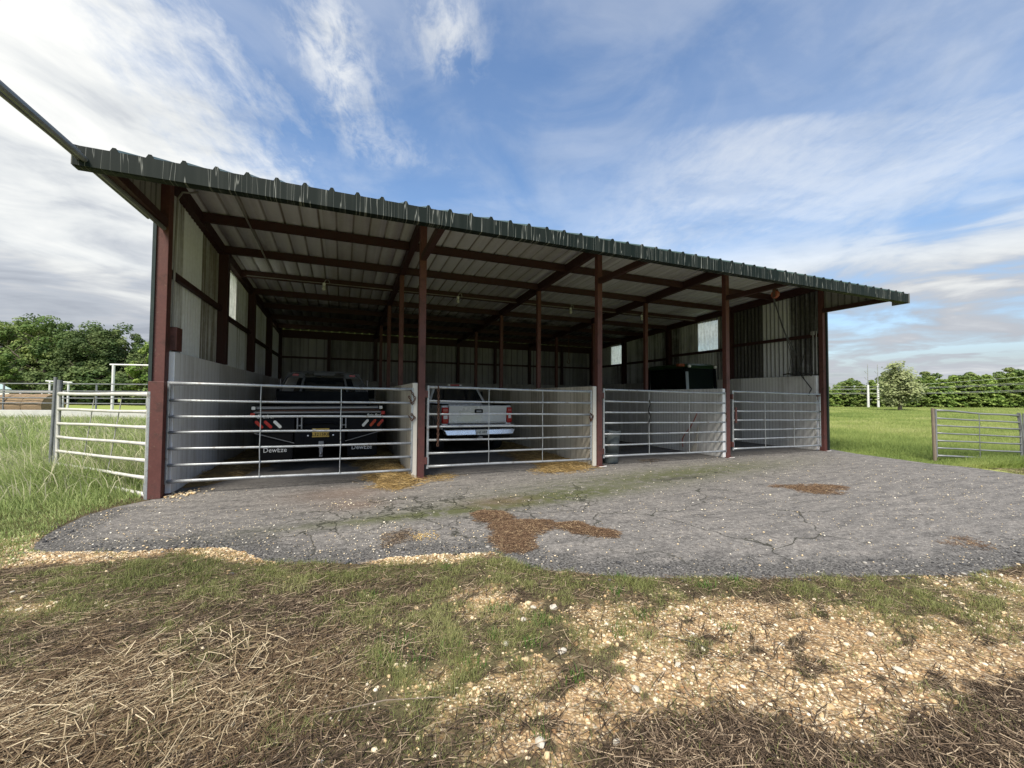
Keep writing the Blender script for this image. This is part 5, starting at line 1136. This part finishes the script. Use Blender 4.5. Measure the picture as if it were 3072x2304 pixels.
flow = .3+5.2*(fbm(x+40, y+11, .75, 2)-.5)
scatter_straw('straw_litter', x, y, hgt(x, y)+rng.uniform(.0, .035, n)*np.clip(s+.15, 0, 1), np.clip(rng.lognormal(-2.3, .55, n), .03, .34)*(.5+.6*s), rng.uniform(.0014, .0034, n)*(1+.08*an), flow+rng.normal(size=n)*.75, rng.normal(size=n)*.12, STRAW,
              'pale flattened straw lying over the verge in the left foreground', np.clip(rng.random(n)**1.4*.80+.30*lt_*rng.random(n)+.95*(fbm(x+2, y+1, 2.2, 3)-.5), 0, 1), curve=.22)
a = rng.random(520)*2*np.pi; rr = np.sqrt(rng.random(520)); x = 1.62+rr*np.cos(a)*.55; y = -4.78+rr*np.sin(a)*.5; n = 520
scatter_straw('standing_stubble', x, y, hgt(x, y)+.03, rng.uniform(.05, .19, n), rng.uniform(.0022, .0048, n), rng.uniform(0, 6.28, n), np.abs(rng.normal(size=n)*.5), STRAW, 'thick pale straw stubble sticking up in the left foreground', np.clip(.35+rng.random(n)*.65, 0, 1), curve=.14)
x, y, d, an = verge_pts(560000, .8); g, s, dk, gr = masks(x, y)
k = rng.random(len(x)) < (dk*.55+.30*(1-.85*g)*(1-.45*gr)*(d > .08)*(x > -.3)*sstep(.3, .6, fbm(x+21, y+4, 2.6, 3)+.12)); x, y, an, dk = x[k], y[k], an[k], dk[k]; n = len(x)
scatter_straw('old_straw', x, y, hgt(x, y)+rng.uniform(-.002, .022, n), rng.uniform(.03, .15, n), rng.uniform(.002, .004, n), .5+rng.normal(size=n)*.9, rng.normal(size=n)*.15, STRAW_DK, 'dark wet old straw matted over the verge', rng.random(n))
# pebbles
ICO_V = []; t_ = (1+5**.5)/2
for a, b_ in ((1, t_), (-1, t_), (1, -t_), (-1, -t_)): ICO_V += [(0, a, b_), (a, b_, 0), (b_, 0, a)]
ICO_V = np.array(ICO_V)/math.sqrt(1+t_*t_)
def ico_faces():
    F = []
    for i in range(12):
        for j in range(i+1, 12):
            for k_ in range(j+1, 12):
                if all(abs(np.linalg.norm(ICO_V[p]-ICO_V[q])-1.0515) < .02 for p, q in ((i, j), (j, k_), (i, k_))):
                    a_, b2, c_ = i, j, k_
                    if np.dot(np.cross(ICO_V[b2]-ICO_V[a_], ICO_V[c_]-ICO_V[a_]), ICO_V[a_]) < 0: b2, c_ = c_, b2
                    F.append((a_, b2, c_))
    return np.array(F)
ICO_F = ico_faces()
def pebbles(x, y, z, r_, rng):
    n = len(x); sc = np.stack([rng.uniform(.75, 1.3, n), rng.uniform(.7, 1.1, n), rng.uniform(.45, .8, n)], 1)*r_[:, None]
    a = rng.uniform(0, 6.28, n); V = ICO_V[None]*(1+rng.normal(size=(n, 12, 1))*.10)*sc[:, None]
    X_ = V[..., 0]*np.cos(a)[:, None]-V[..., 1]*np.sin(a)[:, None]; Y_ = V[..., 0]*np.sin(a)[:, None]+V[..., 1]*np.cos(a)[:, None]
    V = np.stack([X_+x[:, None], Y_+y[:, None], V[..., 2]+z[:, None]], -1)
    return V.reshape(-1, 3), (ICO_F[None]+np.arange(n)[:, None, None]*12).reshape(-1, 3)
def scatter_peb(name, x, y, z, r_, rnd, label, mat=None):
    V, F = pebbles(x, y, z, r_, rng); return tag(np_mesh(name, V, F, mat or PEB, None, dict(rnd=np.repeat(rnd, 12)), smooth=False), label, 'gravel', kind='stuff')
x, y, d, an = verge_pts(1000000); g, s, dk, gr = masks(x, y)
n5 = fbm(x, y, 6, 3)
k = rng.random(len(x)) < np.clip(g*.85*sstep(.28, .55, n5+.25*(g-.5)), 0, .8)*np.clip(an/4.5, .25, 1)*.20*(1+1.6*soft(x, y, FRINGE, .06)+1.6*soft(x, y, FRINGE2, .06))+.006*(x > 0)*(d > 0)*(1+2.5*soft(x, y, MID, .3))
x, y, an, g = x[k], y[k], an[k], g[k]; n = len(x); tn = fbm(x+3, y+3, 1.1, 3)
r_ = np.clip(rng.lognormal(-5.22, .52, n), .0026, .020)
scatter_peb('gravel', x, y, hgt(x, y)+r_*.12, r_, np.clip(.15+rng.random(n)*.75+.5*(tn-.5), 0, 1), 'pale tan limestone gravel scattered over the verge')
# loose chips on the asphalt
n = 70000; x = rng.uniform(-.4, 13.5, n); y = rng.uniform(-5.6, .1, n); d = sdist(x, y, EDGE)
dens = .05+.55*np.exp(-((d+.25)/.35)**2)*(x < 4.2)+.9*np.exp(-((x-2.72)/.33)**2-((y+2.85)/.5)**2)+.7*np.exp(-((x-2.5)/.5)**2-((y+1.45)/.25)**2)+.5*np.exp(-((x-1.0)/.6)**2-((y+1.7)/.5)**2)+.12*sstep(-1, -4, y)
k = (d < -.02) & (rng.random(n) < dens*.42); x, y = x[k], y[k]; n = len(x); r_ = np.clip(rng.lognormal(-5.45, .45, n), .0028, .016)
scatter_peb('asphalt_chips', x, y, .002+r_*.3, r_, np.clip(.5+rng.random(n)*.5, 0, 1), 'loose pale stone chips lying on the asphalt')
n = 60000; x = rng.uniform(-.5, 11, n); y = rng.uniform(-6.2, -.8, n); d = sdist(x, y, EDGE); k = rng.random(n) < np.exp(-((d+.06)/.16)**2)*.55*sstep(.35, .6, fbm(x, y, 5, 3)+.1); x, y, d = x[k], y[k], d[k]; n = len(x)
r_ = np.clip(rng.lognormal(-4.9, .45, n), .003, .022); scatter_peb('asphalt_crumbs', x, y, np.maximum(hgt(x, y), .0)+r_*.15, r_, rng.random(n), 'dark broken crumbs along the ragged front edge of the asphalt', attr_mat('asphalt_crumb', [(0, (.03, .03, .032, 1)), (.6, (.09, .09, .092, 1)), (.85, (.22, .21, .20, 1)), (1, (.45, .42, .36, 1))], .9))
x = .22+rng.normal(size=90)*.16; y = -.05+rng.normal(size=90)*.12+.45*(x-.2); k = (x > .13); x, y = x[k], y[k]
scatter_peb('post_rubble', x, y, np.full(len(x), .008), rng.uniform(.008, .028, len(x)), .2+rng.random(len(x))*.7, 'pale rubble lying at the foot of the left corner post')
# single stones one can point to
def stone(x, y, r_, label, sd):
    rg = np.random.default_rng(sd); bpy_me = bpy.data.meshes.new('stone')
    import bmesh
    bm = bmesh.new(); bmesh.ops.create_icosphere(bm, subdivisions=2, radius=1)
    ax = Vector(rg.normal(size=3)).normalized(); cuts = [(Vector(rg.normal(size=3)).normalized(), rg.uniform(.6, .85)) for _ in range(7)]
    for v_ in bm.verts:
        for nrm, dd_ in cuts:
            e_ = v_.co.dot(nrm)-dd_
            if e_ > 0: v_.co -= nrm*e_
        v_.co = Vector((v_.co.x*r_*1.15, v_.co.y*r_*.9, v_.co.z*r_*.62))
    bm.to_mesh(bpy_me); bm.free()
    o = link('stone', bpy_me, STONE); o.location = (x, y, float(hgt(np.array([x]), np.array([y]))[0])+r_*.25); o.rotation_euler = (0, 0, rg.uniform(0, 6))
    return tag(o, label, 'stone', 'pale stones on the verge')
STONE = paint('white_limestone', (.50, .46, .38, 1), .85, var=.15, scale=30, bs=.3)
for i, (x, y, r_, lb) in enumerate(((3.73, -4.77, .030, 'largest white stone on the verge near the orange gravel patch'), (3.48, -4.83, .022, 'white stone left of the largest stone on the verge'), (3.60, -4.72, .020, 'white stone beside the largest stone on the orange gravel edge'),
        (3.54, -5.22, .026, 'bright white stone in the centre of the verge among tufts'), (3.28, -5.03, .022, 'white stone in the grass left of the verge centre'), (5.29, -4.76, .03, 'grey-white stone close to the asphalt edge on the right'),
        (3.72, -5.62, .024, 'white stone standing in the gravel near the bottom of the photo'), (3.16, -5.72, .026, 'white stone at the bottom edge of the photo'), (4.05, -5.55, .018, 'small white stone in the gravel field, right of centre'),
        (5.35, -5.75, .022, 'white stone far right in the gravel field'), (3.45, -5.83, .020, 'white stone in the dark straw at the bottom'), (4.75, -5.62, .016, 'small bright stone beside a dark patch in the gravel on the right'), (5.1, -6.0, .024, 'white stone near the lower right corner'))):
    stone(x, y, r_, lb, 40+i)
# dung and chaff on the asphalt
def patch(name, polys, n, mat, label, cat, hmax=.03, ln=(.02, .09), extra=0., w=(.002, .004), wob=.2, soft_=.10):
    X_, Y_ = [], []
    allp = np.concatenate([np.array(p) for p in polys]); lo = allp.min(0)-.2; hi = allp.max(0)+.2
    x = rng.uniform(lo[0], hi[0], n*6); y = rng.uniform(lo[1], hi[1], n*6); nx_ = x+(fbm(x, y, 3.5, 3)-.5)*wob*2; ny_ = y+(fbm(x+9, y, 3.5, 3)-.5)*wob
    m_ = np.maximum.reduce([soft(nx_, ny_, p, soft_) for p in polys]); k = rng.random(len(x)) < m_; x, y, m_ = x[k][:n], y[k][:n], m_[k][:n]; c_ = len(x)
    z = .004+hmax*np.clip(m_*1.2-.2, 0, 1)*(.4+.6*rng.random(c_))*(.5+fbm(x, y, 4, 2))
    return scatter_straw(name, x, y, z, rng.uniform(*ln, c_), rng.uniform(*w, c_), rng.uniform(0, 6.28, c_), rng.normal(size=c_)*.18, mat, label, rng.random(c_), cat)
def mound(name, polys, h0, mat, label, cat, st=.05, wob=.15):
    allp = np.concatenate([np.array(p) for p in polys]); lo = allp.min(0)-.25; hi = allp.max(0)+.25
    gx, gy, F = grid(lo[0], hi[0], lo[1], hi[1], st)
    m_ = np.maximum.reduce([soft(gx+(fbm(gx, gy, 3.5, 3)-.5)*wob*2, gy+(fbm(gx+9, gy, 3.5, 3)-.5)*wob, p, .16) for p in polys])
    z = -.016+h0*m_**1.2*(.5+fbm(gx, gy, 3, 3))-.022*(1-m_); keep = (m_ > .30)[F].any(1)
    return tag(np_mesh(name, np.stack([gx, gy, z], 1), F[keep], mat, None, None, True), label, cat, kind='stuff')
HAYBASE = paint('hay_bed', (.15, .10, .038, 1), .95, var=.5, scale=14, bs=.5, bscale=60)
DUNGBASE = paint('dung_bed', (.060, .034, .019, 1), .95, var=.4, scale=14, bs=.5, bscale=60)
P1 = [[(3.88,-2.46),(4.03,-2.36),(4.22,-2.48),(4.26,-2.74),(4.19,-2.92),(4.01,-2.88),(3.85,-2.72)], [(3.99,-2.9),(4.29,-2.89),(4.63,-3.02),(4.46,-3.27),(4.23,-3.4),(4.13,-3.56),(4.12,-3.7),(3.97,-3.77),(3.82,-3.71),(3.78,-3.33),(3.87,-3.26),(3.96,-3.13),(3.91,-3.0)], [(4.58,-3.13),(4.86,-3.18),(4.97,-3.46),(5.13,-3.58),(4.97,-3.74),(4.79,-3.61),(4.6,-3.44),(4.54,-3.27)]]

patch('brown_chaff', P1, 11000, DUNG, 'forked patch of brown dung and chaff on the asphalt', 'chaff', .02, wob=.09, soft_=.06)
P2 = [[(9.0,-2.72),(9.5,-2.78),(9.75,-2.98),(9.55,-3.22),(9.1,-3.28),(8.85,-3.0)]]
patch('brown_chaff', P2, 3200, DUNG, 'oval patch of reddish brown chaff on the right part of the asphalt', 'chaff', .015, wob=.3, soft_=.16)
patch('brown_chaff', [[(2.72,-2.85),(2.95,-2.85),(2.98,-3.12),(2.76,-3.12)]], 500, STRAW_DK, 'small dark straw smear beside the pale chips near the asphalt edge', 'chaff', .008)
patch('grain_spill', [[(3.10,-2.95),(3.24,-2.95),(3.25,-3.06),(3.10,-3.07)]], 260, attr_mat('yellow_grain', [(0, (.35, .22, .06, 1)), (1, (.65, .48, .20, 1))], .8), 'small spill of yellow grain on the asphalt', 'grain', .006, (.006, .014), w=(.004, .008), wob=.05)
patch('brown_chaff', [[(7.9,-5.05),(8.3,-5.1),(8.3,-5.25),(7.9,-5.2)]], 260, DUNG, 'small brown chaff spot far right on the asphalt', 'chaff', .008)
patch('brown_chaff', [[(8.5,.05),(9.1,.05),(9.0,.35),(8.6,.35)]], 260, STRAW_DK, 'thin straw litter under the trash can gate', 'chaff', .006)
# hay in the stalls
H1 = [[(3.5,-.1),(3.5,4.6),(2.75,4.6),(2.6,2.2),(2.95,.8),(2.9,.0),(2.95,-.50),(3.3,-.72),(3.52,-.5)]]
mound('hay_heap', H1, .11, HAYBASE, 'bed of golden hay along the stained partition in the left stall', 'hay'); patch('loose_hay', H1, 9500, HAY, 'loose golden hay spilling under the right end of the left gate', 'hay', .15, (.05, .22), w=(.0025, .005), soft_=.22)
H2 = [[(7.18,.0),(7.18,4.6),(6.5,4.8),(6.3,2.5),(6.0,1.3),(6.2,.4),(5.8,-.35),(6.5,-.40),(7.15,-.15)]]
mound('hay_heap', H2, .06, HAYBASE, 'bed of golden hay along the pale partition in the pickup stall', 'hay'); patch('loose_hay', H2, 8500, HAY, 'loose golden hay under the right end of the pickup gate', 'hay', .08, (.05, .2), w=(.0025, .005), soft_=.22)
H3 = [[(3.62,-.35),(4.1,-.30),(4.4,-.02),(4.2,.2),(3.75,.1)]]
patch('loose_hay', H3, 420, HAY, 'thin hay scatter at the foot of the second red post', 'hay', .015, (.05, .18), w=(.002, .004))
H4 = [[(.15,.5),(.45,.55),(.75,1.2),(1.0,2.4),(1.0,5.5),(.15,6)]]
mound('hay_heap', H4, .10, HAYBASE, 'old hay and dirt drifted against the pale left wall', 'hay'); patch('loose_hay', H4, 2400, HAY, 'loose brown hay along the foot of the pale left wall', 'hay', .10, (.04, .12), w=(.003, .005))
H5 = [[(7.5,1.5),(9.5,1.6),(10.7,2.4),(10.7,5.2),(7.5,5)]]
patch('loose_hay', H5, 2600, STRAW_DK, 'dark trampled hay on the floor of the trash can stall', 'hay', .02, (.04, .14), w=(.003, .006))
# a few long straws and twigs on the verge and asphalt
for i, (xa, ya, xb, yb, lb) in enumerate(((.60, -2.0, .95, -2.30, 'long pale straw lying on the left corner of the asphalt'), (2.32, -5.25, 2.85, -5.35, 'long pale straw lying at the bottom left of centre'), (4.15, -5.3, 4.35, -5.62, 'dark thin twig in the gravel'), (4.36, -5.72, 4.40, -5.86, 'dark forked twig at the bottom of the gravel field'))):
    z0 = float(hgt(np.array([xa]), np.array([ya]))[0]) if ya < -2.5 else 0.
    mt = WOODP if i < 2 else ROPE
    p, q = Vector((xa, ya, z0+.012)), Vector((xb, yb, z0+.016)); mid = p.lerp(q, .5)+Vector((.01, .015, .012))
    tag(MB().tube([p, mid, q], [.0022, .0026, .0015], 5).build('straw_stalk' if i < 2 else 'twig', mt), lb, 'straw' if i < 2 else 'twig')
